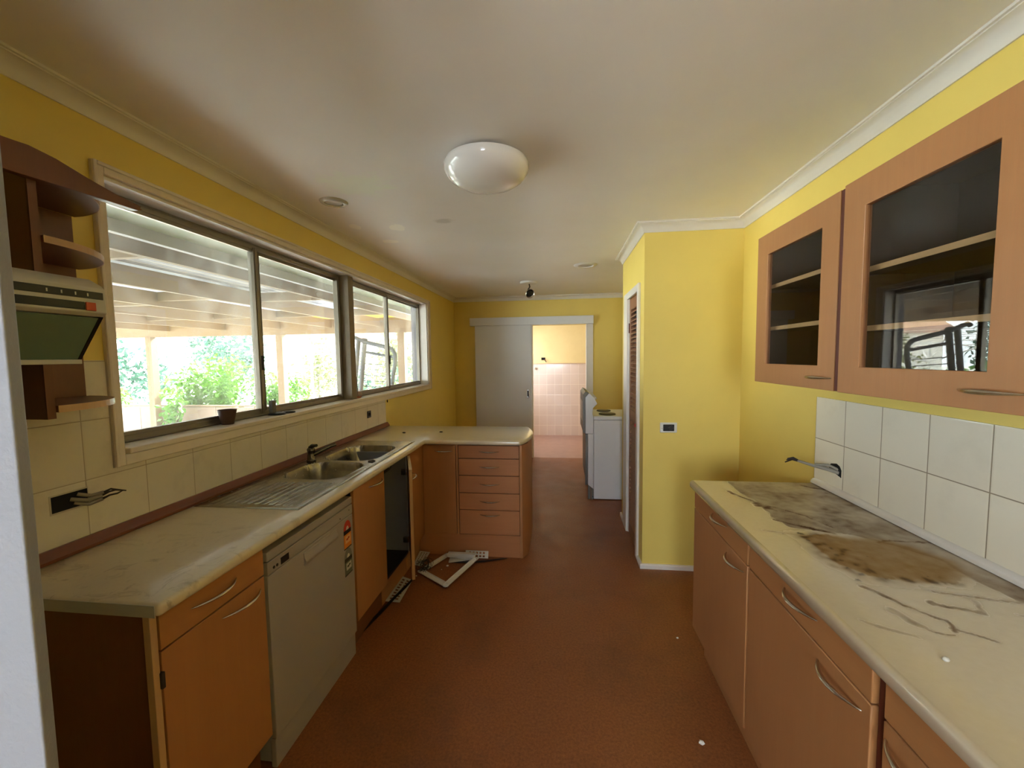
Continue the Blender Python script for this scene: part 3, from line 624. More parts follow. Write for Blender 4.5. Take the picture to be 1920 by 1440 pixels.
SPOTS = [(.815, 1.452, .011, 1), (.80, 1.40, .006, .8), (.845, 1.36, .010, .5), (.83, 1.31, .012, .45), (.82, 1.27, .009, .6), (.845, 1.235, .010, .6), (.81, 1.22, .007, .7), (.86, 1.20, .009, .5), (.83, 1.185, .008, .6), (.93, 1.185, .010, .5), (1.0, 1.20, .007, .4), (.81, 1.16, .006, .7), (.92, 1.30, .005, .3), (.75, 1.44, .004, .7)]
nxg, nyg = 118, 376
vs = []; fs = []; cl = []
for j in range(nyg+1):
    for i in range(nxg+1):
        x = TX0+.016+(TX1-TX0-.016)*i/nxg; y = TY0+(TY1-TY0-.006)*j/nyg
        w1 = noise.noise(Vector((x*9, y*9, 1.3))); w2 = noise.noise(Vector((x*34, y*34, 5.1))); w3 = noise.noise(Vector((x*90, y*60, 9.1)))
        xw = x+.022*w1+.007*w2; yw = y+.022*noise.noise(Vector((x*9, y*9, 7.7)))+.007*w3
        r = g = b = 0.0
        dv_ = polyd(xw, yw, VEIL); r = max(r, (.42+.25*w1+.15*w2)*sm(.006, -.012, dv_)+.22*max(0, 1-abs(dv_+.004)/.008))
        da = polyd(xw, yw, AMB); edge = sm(.03, -.03, da) if xw > .9 else sm(.008, -.006, da)
        g = edge*(.78+.12*w1+.10*w2); 
        if da < .05 and xw < .93: r = max(r, (.34+.5*w2)*sm(.05, -.01, da)*sm(.95, .84, xw)); g = max(g, .25*sm(.06, 0, da))
        if da < 0 and yw < 1.21: r = max(r, (.3+.4*w2)*sm(1.22, 1.18, yw))
        if da < .02 and (xw < .90 or yw < 1.20): b = max(b, .6*sm(.15, .6, w2+.25*w3)*sm(.02, -.01, da))
        for a, bb, ww, st in STREAKS:
            if abs(x-a[0]) > .25 or abs(y-a[1]) > .25: continue
            d, t = seg_d((xw, yw), a, bb); r = max(r, 1.3*st*sm(ww*1.25, ww*.3, d)*(.8+.5*w2))
        for sx, sy, sr, st in SPOTS:
            d = math.hypot(xw-sx, yw-sy); b = max(b, st*sm(sr, sr*.4, d+.003*w3))
        cl.append((max(0, min(1, r)), max(0, min(1, g)), max(0, min(1, b)), 1)); vs.append((x, y, .90))
for j in range(nyg):
    for i in range(nxg): a = j*(nxg+1)+i; fs.append((a, a+1, a+nxg+2, a+nxg+1))
ng = len(vs); mb = MB().add(vs, fs)
# rounded front edge and the rest of the slab
pr = [(TX0+.016, .90)]+[(TX0+.016-.016*math.sin(PI/2*t/8), .884+.016*math.cos(PI/2*t/8)) for t in range(1, 9)]+[(TX0, .874), (TX0+.002, .867), (TX0+.007, .865), (TX1, .865), (TX1, .90)]
rows = []
for y in (TY0, TY1-.006): rows += [(a, y, z) for a, z in pr]
rows += [(a if a > TX0+.02 else a+(.004), TY1-.0015, z-(.003 if z > .88 else 0)) for a, z in pr]+[(a if a > TX0+.02 else a+.010, TY1, z-.008 if z > .88 else z) for a, z in pr]
n_ = len(pr); f2 = []
for q in range(3):
    for k_ in range(n_-1): 
        if q == 0 and k_ == n_-2+1: continue
        f2.append((q*n_+k_, q*n_+k_+1, (q+1)*n_+k_+1, (q+1)*n_+k_))
f2.append((0+n_, 2*n_, 3*n_-1, 2*n_-1)); f2.append((2*n_, 3*n_, 4*n_-1, 3*n_-1)); f2.append(tuple(range(3*n_, 4*n_))); f2.append(tuple(range(n_-1, -1, -1)))
mb.add(rows, f2)
rt = mb.build('worktop', M['top_stained'], smooth=True)
at = rt.data.color_attributes.new('stain', 'FLOAT_COLOR', 'POINT')
for i in range(len(rt.data.vertices)): at.data[i].color = cl[i] if i < ng else (0, 0, 0, 1)
tag(rt, 'cream laminate worktop on the right bench marked by a wide amber and brown stain', 'worktop')
tag(MB().ball((.760, .862, .904), .006, (1, 1, .8), 6).build('plaster_crumb', M['old_white'], smooth=True), 'tiny pale crumb on the right worktop nearest the camera', 'crumb')

# ------------------------------------------------------------------ upper glass cabinets
def wallcab(y0, y1, xf, label, sz):
    c = thing('wall_cabinet', (1.05, (y0+y1)/2, 1.385), label, 'cabinet', 'glazed wall cabinets')
    z0, z1 = 1.388, 2.036
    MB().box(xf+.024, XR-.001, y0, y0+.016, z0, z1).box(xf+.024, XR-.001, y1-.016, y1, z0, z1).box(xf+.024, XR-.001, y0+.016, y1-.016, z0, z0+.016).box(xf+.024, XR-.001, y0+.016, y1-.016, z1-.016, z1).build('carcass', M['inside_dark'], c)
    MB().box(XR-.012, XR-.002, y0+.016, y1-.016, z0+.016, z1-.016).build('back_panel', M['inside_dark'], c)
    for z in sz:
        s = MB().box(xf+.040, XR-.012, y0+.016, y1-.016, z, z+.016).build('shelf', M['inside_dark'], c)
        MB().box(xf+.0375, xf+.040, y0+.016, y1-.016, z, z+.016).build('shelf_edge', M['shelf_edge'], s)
    gy0, gy1, gz0, gz1 = y0+.093, y1-.093, 1.471, 1.946
    oy, oY = y0+.003, y1-.003; q = [(oy, z0), (oY, z0), (oY, z1), (oy, z1), (gy0, gz0), (gy1, gz0), (gy1, gz1), (gy0, gz1)]
    vv = [(xf, a, b) for a, b in q]+[(xf+.020, a, b) for a, b in q]; ff = []
    for i in range(4):
        j = (i+1) % 4; ff += [(i, j, 4+j, 4+i), (8+i, 12+i, 12+j, 8+j), (i, 8+i, 8+j, j), (4+i, 4+j, 12+j, 12+i)]
    d = MB().add(vv, ff).build('door', M['wood'], c, bevel=.0015)
    B(xf+.008, xf+.012, gy0-.004, gy1+.004, gz0-.004, gz1+.004).build('glass_pane', M['cab_glass'], d)
    handle(d, (xf, y0+.018, 1.430), (xf, y0+.150, 1.430), (-1, 0, 0), r=.006)
    return c
wallcab(1.450, 2.003, .900, 'beech wall cabinet with smoked glass door, the farther one near the yellow pantry', (1.618, 1.803))
wallcab(.868, 1.422, .890, 'beech wall cabinet with smoked glass door reflecting the window, the nearer one', (1.580, 1.757))
struct(MB().box(.901, 1.2, 1.4225, 1.4495, 1.389, 2.034).build('trim_5', M['dark_red']))

# ------------------------------------------------------------------ range hood and end shelves
h = thing('range_hood', (-1.34, .57, 1.52), 'old grey range hood with a black control strip and orange switch on the left wall', 'range hood')
MB().prism([(XL+.01, 1.715), (-1.13, 1.715), (-1.102, 1.700), (-1.092, 1.690), (-1.090, 1.632), (-1.100, 1.624), (XL+.01, 1.624)], 'y', .285, .868).build('hood_body', M['hood'], h, bevel=.002)
MB().box(-1.0915, -1.0895, .60, .862, 1.664, 1.681).build('label_strip', M['black'], h, bevel=.001)
MB().box(-1.091, -1.0885, .70, .822, 1.637, 1.655).build('switch_panel', M['black'], h, bevel=.001)
MB().box(-1.089, -1.085, .822, .842, 1.636, 1.655).build('orange_switch', M['orange'], h, bevel=.001)
for i, y in enumerate((.752, .778, .804, .828)):
    MB().box(-1.0896, -1.0888, y, y+.0025, 1.669, 1.676).build('printed_mark', M['old_white'], h)
MB().prism([(-1.104, 1.622), (-1.172, 1.523), (-1.180, 1.523), (-1.125, 1.622)], 'y', .285, .860).build('visor', M['hood_glass'], h, bevel=.001)
MB().prism([(-1.100, 1.624), (-1.176, 1.516), (-1.184, 1.516), (-1.150, 1.60), (XL+.02, 1.60), (XL+.02, 1.624)], 'y', .860, .867).build('visor_side', M['black'], h)
MB().box(-1.186, -1.168, .285, .866, 1.512, 1.523).build('visor_lip', M['hood'], h, bevel=.001)
MB().prism([(-1.19, 1.53), (XL+.02, 1.56), (XL+.02, 1.57), (-1.19, 1.56)], 'y', .285, .860).build('grease_filter', M['black'], h)
s = thing('end_shelf', (-1.42, 1.02, 1.38), 'dark beech end shelf unit with rounded shelves beside the window frame', 'shelf')
MB().box(-1.57, -1.29, .870, .888, 1.372, 1.985).build('side_panel', M['dark_wood'], s)
MB().box(-1.292, -1.288, .870, .888, 1.372, 1.985).build('panel_edge', M['dark_wood'], s)
MB().box(-1.570, -1.560, .888, 1.160, 1.372, 1.985).build('back_panel', M['dark_wood'], s)
for z in (1.985, 1.818, 1.388):
    pts = [(-1.558, .889)]+[(-1.558+.276*math.cos(a), .889+.276*math.sin(a)) for a in [PI/2*i/18 for i in range(19)]]
    sh = MB().prism(pts, 'z', z, z+.017).build('shelf', M['dark_wood'], s)
    e = MB()
    arc = [(-1.558+.2775*math.cos(a), .889+.2775*math.sin(a)) for a in [PI/2*i/18 for i in range(19)]]
    inn = [(-1.558+.2755*math.cos(a), .889+.2755*math.sin(a)) for a in [PI/2*i/18 for i in range(18, -1, -1)]]
    e.prism(arc+inn, 'z', z-.0005, z+.0175).build('shelf_edge', M['wood'] if z > 1.9 else M['wood_light'], sh)
pm = [(.286, 2.030), (.70, 2.030), (.842, 2.038), (.867, 2.040), (.92, 2.033), (.993, 2.013), (1.06, 1.998), (1.128, 1.988), (1.124, 1.982), (1.132, 1.980), (1.118, 1.973), (1.00, 1.970), (.823, 1.963), (.286, 1.963)]
tag(MB().prism(pm, 'x', -1.290, -1.268).build('pelmet_board', M['dark_wood'], bevel=.001), 'broken beech pelmet board above the end shelf poking across the window corner', 'board')

# ------------------------------------------------------------------ ceiling fittings
cl_ = thing('ceiling_light', (-.325, 1.86, 2.30), 'large round white opal ceiling light in the middle of the ceiling', 'lamp')
MB().lathe([(0, 0), (.150, 0), (.155, -.012), (0, -.012)], (-.325, 1.86, 2.3995), n=48).build('base_plate', M['old_white'], cl_)
MB().lathe([(.165, -.008), (.186, -.014), (.192, -.030), (.187, -.050), (.168, -.076), (.140, -.094), (.100, -.104), (.05, -.109), (0, -.110)], (-.325, 1.86, 2.3995), n=64).build('glass_shade', M['opal'], cl_, smooth=True)
def downlight(x, y, r, label, lens):
    c = thing('downlight', (x, y, 2.39), label, 'lamp', None)
    MB().lathe([(r*.62, -.001), (r*.66, -.010), (r*.95, -.006), (r, -.001), (r, 0), (r*.6, 0)], (x, y, 2.3998), n=40).build('trim_ring', M['white_plastic'] if not lens else plain('pale_metal_ring', (214, 214, 208), .25, .3), c, smooth=True)
    MB().lathe([(0, -.004), (r*.58, -.004), (r*.62, -.001), (r*.62, 0), (0, 0)], (x, y, 2.3998), n=32).build('lens', M['old_white'], c, smooth=True)
    return c
downlight(-1.262, 2.21, .076, 'round chrome rimmed downlight near the window side cornice', True)
downlight(.253, 4.07, .115, 'white round recessed ceiling fitting near the far pantry corner', False)
sp = thing('spotlight', (-.358, 4.85, 2.2), 'small chrome spotlight hanging from a white ceiling rose near the sliding door', 'lamp')
MB().lathe([(0, 0), (.10, 0), (.102, -.012), (.096, -.024), (0, -.026)], (-.365, 4.85, 2.3998), n=36).build('ceiling_rose', M['white_plastic'], sp, smooth=True)
MB().tube([(-.358, 4.85, 2.375), (-.350, 4.84, 2.34), (-.362, 4.83, 2.315), (-.372, 4.82, 2.30)], .008, 8).build('swivel_arm', M['black'], sp, smooth=True)
ax = Vector((.35, -.8, -.35))
MB().lathe([(.012, -.05), (.030, -.045), (.046, -.01), (.055, .02), (.052, .024), (.044, .012), (0, .005)], (-.352, 4.83, 2.262), ax, 28).build('lamp_head', M['handle'], sp, smooth=True)
MB().lathe([(0, 0), (.030, .002), (.034, .008), (0, .012)], Vector((-.352, 4.83, 2.262))+ax.normalized()*.010, ax, 20).build('bulb', M['black'], sp, smooth=True)

# ------------------------------------------------------------------ outlets and wires
o = thing('wall_cavity', (XL, 1.098, 1.05), 'open black socket hole with bare cables in the left tiles beside the stub wall', 'socket')
MB().box(XL+.0082, XL+.0092, 1.045, 1.150, 1.040, 1.102).build('cut_tile_edge', plain('chipped_tile_edge', (196, 184, 162), .6), o)
MB().box(XL+.0093, XL+.0103, 1.050, 1.147, 1.046, 1.097).build('cavity', M['void'], o)
for k_, (a, b, cc) in enumerate((((1.10, 1.075), (1.16, 1.070), (1.185, 1.080)), ((1.11, 1.060), (1.16, 1.058), (1.19, 1.066)), ((1.12, 1.085), (1.165, 1.078), (1.20, 1.074)))):
    MB().tube([(XL+.008, a[0], a[1]), (XL+.03, (a[0]+b[0])/2, a[1]-.012), (XL+.05, b[0], b[1])], .0065, 8).build('cable', M['wire'], o, smooth=True)
    MB().tube([(XL+.05, b[0], b[1]), (XL+.062, b[0]+.012, b[1]+.008), (XL+.07, cc[0], cc[1]), (XL+.075, cc[0]+.014, cc[1]+(.006 if k_ % 2 else -.006))], [.004, .003, .003, .002], 6).build('bare_end', M['wire_dark'], o, smooth=True)
o = thing('wall_cavity', (XR, 1.91, .99), 'rough hole with frayed grey cable in the right tiles', 'socket')
MB().prism([(1.868, .975), (1.868, 1.008), (1.88, 1.023), (1.90, 1.030), (1.935, 1.022), (1.948, 1.008), (1.945, .995)], 'x', XR-.0092, XR-.0081).build('cavity', M['void'], o)
MB().tube([(XR-.006, 1.885, .992), (XR-.03, 1.91, 1.000), (XR-.07, 1.97, 1.004), (XR-.10, 2.02, 1.010)], [.008, .009, .007, .006], 8).build('cable', M['wire'], o, smooth=True)
MB().tube([(XR-.006, 1.89, 1.005), (XR-.03, 1.92, 1.018), (XR-.06, 1.96, 1.008)], .006, 8).build('cable', M['wire'], o, smooth=True)
for dy, dz_ in ((0, 0), (.012, -.014), (-.006, .008)):
    MB().tube([(XR-.10, 2.02, 1.010), (XR-.115, 2.035+dy/2, 1.018+dz_/2), (XR-.135, 2.05+dy, 1.006+dz_)], [.006, .004, .0025], 6).build('bare_end', M['wire_dark'], o, smooth=True)
o = thing('switch_mount', (.743, YP, 1.013), 'white mounting plate with a black taped switch on the yellow pantry wall', 'switch')
MB().box(.686, .800, YP-.010, YP-.0005, .978, 1.049).build('plate', M['white_plastic'], o, bevel=.006)
MB().box(.706, .780, YP-.016, YP-.009, .990, 1.036).build('taped_switch', M['black'], o, bevel=.004)
MB().obox((.757, YP-.017, 1.012), (1, 0, .6), (0, 1, 0), (-.6, 0, 1), .016, .003, .012).build('tape_fold', plain('crumpled_black_tape', (52, 46, 46), .3), o, bevel=.002)
MB().lathe([(0, 0), (.003, 0), (.003, .002), (0, .0025)], (.699, YP-.010, 1.006), (0, -1, 0), 10).build('screw', M['handle'], o)
o = thing('socket_box', (XL, 3.16, 1.06), 'small square black socket box in the left tiles past the sink', 'socket')
MB().box(XL+.0082, XL+.013, 3.125, 3.190, 1.028, 1.086).build('socket_face', M['black'], o, bevel=.006)
MB().box(XL+.013, XL+.015, 3.140, 3.175, 1.045, 1.070).build('socket_core', M['void'], o)
tag(MB().ball((XL+.004, 3.535, 1.125), .010, (.4, .8, 1.4), 6).build('wall_plug', M['void'], smooth=True), 'small dark plug in the yellow wall just past the tiles', 'wall plug')
o = thing('wall_cavity', (-.31, 7.75, 1.46), 'small black hole with red wires in the laundry wall above pink tiles', 'socket')
MB().box(-.352, -.278, 7.744, 7.7495, 1.445, 1.495).build('cavity', M['void'], o)
MB().tube([(-.30, 7.744, 1.46), (-.28, 7.72, 1.44), (-.26, 7.70, 1.41)], .008, 6).build('wire', M['wire_red'], o, smooth=True)
tag(MB().lathe([(0, 0), (.022, 0), (.022, .02), (.010, .045), (0, .046)], (-.462, 7.738, 1.285), (0, -1, 0), 16).build('tap_stub', M['handle'], smooth=True), 'small round metal tap stub on the pink laundry tiles', 'tap')

# ------------------------------------------------------------------ stove turned back to front
st = thing('stove', (.64, 4.55, 0), 'white upright electric stove standing side-on by the far door', 'stove')
SY, SE = 4.245, 4.80
def sp_(pts, name, mat, y0=SY, y1=SE, bevel=.002): return MB().prism(pts, 'y', y0, y1).build(name, mat, st, bevel=bevel)
white_cool = plain('stove_white_enamel', (232, 234, 240), .28, var=.03)
sp_([(.347, .010), (.97, .010), (.97, .846), (.347, .846)], 'body', white_cool)
sp_([(.345, .850), (.98, .850), (.98, .888), (.345, .888)], 'hob', white_cool)
sp_([(.262, .705), (.342, .705), (.342, .882), (.334, .912), (.338, .972), (.383, 1.018), (.350, 1.082), (.300, 1.128), (.262, 1.085)], 'console', white_cool)
sp_([(.288, .160), (.344, .115), (.344, .702), (.288, .702)], 'rear_duct', white_cool)
bk = MB().prism([(.236, .72), (.2605, .70), (.2605, 1.088), (.236, 1.112)], 'y', SY+.012, SE+.0).prism([(.236, 1.112), (.2605, 1.09), (.298, 1.130), (.262, 1.148)], 'y', SY+.004, SE).build('rear_cover', M['grey_metal'], st, bevel=.002)
MB().box(.2335, .2362, SY+.11, SE-.13, .82, 1.03).build('rear_label', M['old_white'], bk)
MB().prism([(.262, .22), (.286, .165), (.286, .70), (.262, .70)], 'y', SY+.01, SE).build('lower_rear_cover', M['grey_metal'], st)
for x, y, r in ((.50, 4.39, .085), (.83, 4.39, .075), (.49, 4.66, .075), (.82, 4.66, .095)):
    MB().lathe([(0, .010), (r, .010), (r+.004, .004), (r+.004, 0), (0, 0)], (x, y, .8885), n=32).build('hotplate', M['black'], st, smooth=True)
for y in (4.31, 4.40, 4.49, 4.58, 4.67, 4.745): MB().lathe([(.018, 0), (.017, .020), (0, .022)], (.358, y, 1.068), (.85, 0, .5), 16).build('knob', M['white_plastic'], st, smooth=True)
for q in ((.29, .315, SY+.02, SY+.06, 0.0, .165), (.325, .345, SY+.01, SY+.05, 0.0, .12), (.29, .315, SE-.06, SE-.02, 0, .165)): MB().box(*q).build('leg', M['grey_metal'], st)
MB().lathe([(0, 0), (.006, 0), (.006, .002), (0, .002)], (.338, SY+.0095, .03), (0, -1, 0), 10).build('screw', M['black'], st)

# ------------------------------------------------------------------ sill items
tag(MB().lathe([(0, 0), (.026, 0), (.040, .066), (.041, .072), (.037, .072), (.024, .006), (0, .006)], (-1.630, 1.80, 1.2025), n=24).build('plant_pot', plain('dark_brown_terracotta', (78, 50, 38), .7, var=.3, scale=60), smooth=True), 'small dark brown pot on the window sill against the nearest pane', 'pot')
f = thing('window_clip', (-1.61, 2.14, 1.203), 'black plastic clip fitting lying on the sill below the first window stile', 'fitting')
MB().lathe([(0, 0), (.042, 0), (.046, .004), (.040, .010), (.018, .013), (0, .014)], (-1.615, 2.13, 1.2025), n=24).build('base_disc', M['black'], f, smooth=True)
MB().lathe([(0, 0), (.032, 0), (.034, .004), (.028, .010), (0, .012)], (-1.60, 2.215, 1.2025), n=20).build('small_disc', M['black'], f, smooth=True)
MB().box(-1.645, -1.62, 2.105, 2.135, 1.214, 1.285).build('upright_tab', plain('grey_plastic_tab', (96, 96, 94), .4), f, bevel=.003)
bt = thing('bud_vase', (-1.612, 3.065, 1.203), 'little clear glass vase with a dry stem on the sill at the middle mullion', 'vase')
MB().lathe([(0, .001), (.022, .001), (.030, .010), (.033, .026), (.028, .042), (.015, .056), (.010, .066), (.013, .076)], (-1.612, 3.065, 1.2025), n=24).build('glass_bowl', M['bottle'], bt, smooth=True)
MB().lathe([(0, .003), (.024, .004), (.029, .014), (.0, .015)], (-1.612, 3.065, 1.2025), n=20).build('copper_liquid', plain('copper_brown_liquid', (190, 104, 66), .15), bt, smooth=True)
MB().tube([(-1.612, 3.065, 1.215), (-1.610, 3.055, 1.30), (-1.605, 3.035, 1.37), (-1.605, 3.015, 1.42)], [.002, .003, .003, .0035], 6).build('dry_stem', plain('dark_dry_stem', (60, 44, 30), .8), bt, smooth=True)

# ------------------------------------------------------------------ bits on the floor
def gridplate(c4, nu, nv, z, holes=.62, th=.004, frame=.12):
    """perforated plate from 4 corners (a b c d), u along a-b, v along a-d"""
    a, b, c_, d = [Vector((p[0], p[1], p[2] if len(p) > 2 else z)) for p in c4]; m = MB()
    P = lambda u, v: a*(1-u)*(1-v)+b*u*(1-v)+c_*u*v+d*(1-u)*v
    nrm = (b-a).cross(d-a).normalized(); 
    if nrm.z < 0: nrm = -nrm
    def cell(u0, u1, v0, v1):
        q = [P(u0, v0), P(u1, v0), P(u1, v1), P(u0, v1)]; m.add(q+[x+nrm*th for x in q], [(0, 3, 2, 1), (4, 5, 6, 7), (0, 1, 5, 4), (1, 2, 6, 5), (2, 3, 7, 6), (3, 0, 4, 7)])
    us = [0]; vs_ = [0]
    def cuts(n, fr):
        w_ = (1-2*fr)/n; out = [(0, fr+w_*(1-holes)/2)]
        for i in range(n-1): out.append((fr+w_*(i+.5+holes/2), fr+w_*(i+1+.5-holes/2)))
        out.append((1-fr-w_*(1-holes)/2, 1)); return out
    bu, bv = cuts(nu, frame), cuts(nv, frame*.5)
    for u0, u1 in bu: cell(u0, u1, 0, 1)
    for v0, v1 in bv:
        for i in range(len(bu)-1): cell(bu[i][1], bu[i+1][0], v0, v1)
    return m
vp = 'perforated white vent plates on the floor'
tag(gridplate([(-1.092, 2.315), (-.995, 2.310), (-1.006, 2.560), (-1.098, 2.600)], 2, 8, .004).build('vent_plate', M['old_white']), 'perforated white vent plate lying below the open cupboard door, nearest the camera', 'vent', vp)
tag(gridplate([(-1.075, 2.76, .004), (-1.005, 2.745, .004), (-1.0, 3.03 if 0 else 2.92, .022), (-1.078, 2.915, .03)], 3, 8, .004).build('vent_plate', M['old_white']), 'perforated white vent plate leaning in the corner behind the open cupboard door', 'vent', vp)
tag(gridplate([(-.72, 2.905, .002), (-.545, 2.908, .002), (-.545, 2.930, .048), (-.72, 2.930, .048)], 5, 2, .004, .6).build('vent_plate', M['old_white']), 'perforated white vent plate propped against the peninsula kickboard', 'vent', vp)
fA, fB, fC, fD = (-.86, 2.90, .022), (-.625, 2.845, .030), (-.755, 2.505, .016), (-.985, 2.66, .016)
fr_ = thing('grille_surround', (-.8, 2.7, 0), 'empty white plastic grille frame lying on the floor before the peninsula', 'grille')
def bar(a, b, nm='frame_bar', w_=.017, h_=.011):
    a, b = Vector(a), Vector(b); d_ = (b-a); side = d_.cross(Vector((0, 0, 1))).normalized(); up = side.cross(d_).normalized()
    MB().obox((a+b)/2, d_, side, up, d_.length/2+.012, w_, h_*.35).obox((a+b)/2+side*w_*.85, d_, side, up, d_.length/2+.010, w_*.15, h_).build(nm, M['white_plastic'], fr_, bevel=.0015)
bar(fA, fB); bar(fB, fC); bar(fC, fD); bar(fD, fA)
bar((-.835, 2.875, .045), (-.64, 2.855, .055), 'cross_piece', .024)
tag(MB().prism([(-.82, 2.80), (-.66, 2.86), (-.655, 2.882), (-.80, 2.895), (-.828, 2.86)], 'z', .010, .018).build('plastic_offcut', M['old_white'], bevel=.001), 'flat white plastic offcut under the corner of the empty frame', 'offcut')
mm = MB()
for i in range(46):
    a = random.uniform(0, 2*PI); r = random.uniform(.02, .055); c0 = Vector((-.955, 2.665, .062)); pts = []
    ax_ = Vector((random.gauss(0, 1), random.gauss(0, 1), random.gauss(0, .6))).normalized(); u_ = ax_.orthogonal().normalized(); v_ = ax_.cross(u_)
    for q in range(7):
        t = a+q*.55; p_ = c0+(u_*math.cos(t)*1.25+v_*math.sin(t))*r; p_.z = max(.032, min(.095, p_.z)); pts.append(p_)
    mm.tube(pts, .0011, 4)
tag(mm.build('wire_wool', plain('dark_wire_tangle', (44, 44, 42), .6, .3)), 'dark tangled ball of wire mesh on the frame corner by the open door', 'wire ball')
bits = [(.617, 2.156, .006, 'tiny white speck on the floor beside the yellow pantry baseboard'), (.542, 1.553, .011, 'white plaster chip on the floor nearest the right cabinets'), (-.82, 2.77, .009, 'white crumb inside the empty frame, the larger one'),
        (-.85, 2.72, .004, 'white crumb inside the empty frame, the smaller one'), (-1.085, 2.125, .007, 'pale pebble under the closed cupboard beside the dishwasher'), (-1.0, 2.62, .005, 'pale crumb at the foot of the open cupboard door')]
for i, (x, y, r, lb) in enumerate(bits):
    m = MB().ball((x, y, r*.6), r, (1, .8, .6), 5)
    m.v = [(a+random.uniform(-.2, .2)*r, b+random.uniform(-.2, .2)*r, max(0.0005, cc)) for a, b, cc in m.v]
    tag(m.build('plaster_chip', M['white_plastic']), lb, 'chip')
strip = MB().tube([(-1.10, 2.03, .006), (-1.07, 2.20, .006), (-1.045, 2.33, .0125), (-1.02, 2.46, .0125), (-1.00, 2.585, .0125)], [.012, .013, .011, .011, .008], 6, flat=.35)
tag(strip.build('rubber_strip', M['black'], smooth=True), 'black rubber strip lying over the vent plate along the cupboard kickboards', 'strip')
tag(MB().tube([(-.82, 2.82, .006), (-.70, 2.83, .006), (-.56, 2.86, .006), (-.44, 2.905, .006), (-.40, 2.915, .006)], [.008, .012, .012, .010, .004], 6, flat=.4).build('rubber_strip', M['black'], smooth=True), 'black rubber strip along the foot of the peninsula drawers', 'strip')

# ------------------------------------------------------------------ outside
GZ = -.55
struct(MB().box(-60, -1.76, -30, 60, GZ-.1, GZ).build('ground', paint('sunlit_pale_paving', (226, 224, 214), (200, 204, 180), .4, .9)))
struct(MB().box(-60, 60, 8.0, 60, GZ-.12, GZ-.1).build('ground_behind', M['room']))
struct(MB().box(-2.42, -1.75, -3, 8.3, 2.30, 2.33).build('ceiling_eave', plain('pale_green_soffit', (138, 156, 142), .6)))
struct(MB().box(-2.42, -1.75, 6.45, 6.62, GZ, 2.36).build('wall_outside', plain('lilac_render', (116, 114, 128), .8)))
timber = plain('weathered_cream_timber', (116, 92, 62), .7, var=.25, scale=6)
pc = thing('patio_cover', (-5.9, 4, GZ), 'cream timber patio cover with joists and posts outside the long window', 'patio cover')
for x in (-2.70, -3.84, -4.95, -6.15, -7.50, -8.90):
    MB().box(x-.025, x+.025, -1.5, 8.33, 2.20, 2.37).build('joist', timber, pc)
for i, x in enumerate((-2.70, -3.84, -4.95, -6.15, -7.5)):
    w_ = (1.14, 1.11, 1.20, 1.35, 1.40)[i]
    for y in (2.6+.35*(i % 2), 4.8-.3*(i % 2), 6.6): MB().box(x-w_+.025, x-.025, y, y+.045, 2.26, 2.37).build('noggin', timber, pc)
MB().box(-12.5, -1.78, 8.33, 8.43, 2.07, 2.39).build('beam', timber, pc)
for x in (-9.42, -6.16, -3.36): MB().box(x-.075, x+.075, 8.30, 8.45, GZ, 2.07).build('post', timber, pc)
rs = MB(); nn = 150; x0, x1 = -12.0, -2.47
vs = []
for j, y in enumerate((-1.5, 7.4)):
    for i in range(nn*2+1):
        x = x0+(x1-x0)*i/(nn*2); vs.append((x, y, 2.395+.012*math.sin(i*PI/2)+0))
n2 = nn*2+1
k = N('corrugated_roof_sheet'); k.set(Base_Color=lin((128, 132, 148)), Roughness=.5, Metallic=.0)
tlr = k.n('ShaderNodeBsdfTranslucent'); tlr.inputs[0].default_value = lin((120, 128, 148)); mxr = k.n('ShaderNodeMixShader'); mxr.inputs[0].default_value = .12
k.l(k.b.outputs[0], mxr.inputs[1]); k.l(tlr.outputs[0], mxr.inputs[2]); k.l(mxr.outputs[0], k.out.inputs[0])
rs.add(vs, [(i, i+1, n2+i+1, n2+i) for i in range(n2-1)]); rs.build('roof_sheet', k.m, pc, smooth=True)
k = N('yellow_translucent_sheet'); tlr = k.n('ShaderNodeBsdfTranslucent'); tlr.inputs[0].default_value = lin((150, 134, 74)); k.l(tlr.outputs[0], k.out.inputs[0])
MB().box(-12, -2.47, 7.4, 8.6, 2.395, 2.40).build('translucent_sheet', k.m, pc)
gt = MB().prism([(-2.450, 2.225), (-2.425, 2.230), (-2.425, 2.32), (-2.432, 2.32), (-2.432, 2.237), (-2.443, 2.233), (-2.443, 2.32), (-2.450, 2.32)], 'y', -3, 8.2)
tag(gt.build('roof_gutter', plain('lilac_grey_gutter', (126, 124, 140), .4)), 'pale lilac gutter running along the eave outside the window', 'gutter')
fn = thing('boundary_fence', (-8, 8.6, GZ), 'low beige board fence behind the patio posts', 'fence')
fm = plain('pinkish_beige_fence', (140, 118, 102), .8, var=.2, scale=3)
x = -13.0; i = 0
while x < -2.7:
    w_ = 1.0; MB().box(x, x+w_-.012, 8.52, 8.56, GZ, .43+random.uniform(-.01, .01)).build('fence_panel', fm, fn); x += w_; i += 1
MB().box(-13.0, -2.7, 8.50, 8.60, .44, .475).build('fence_cap', timber, fn)

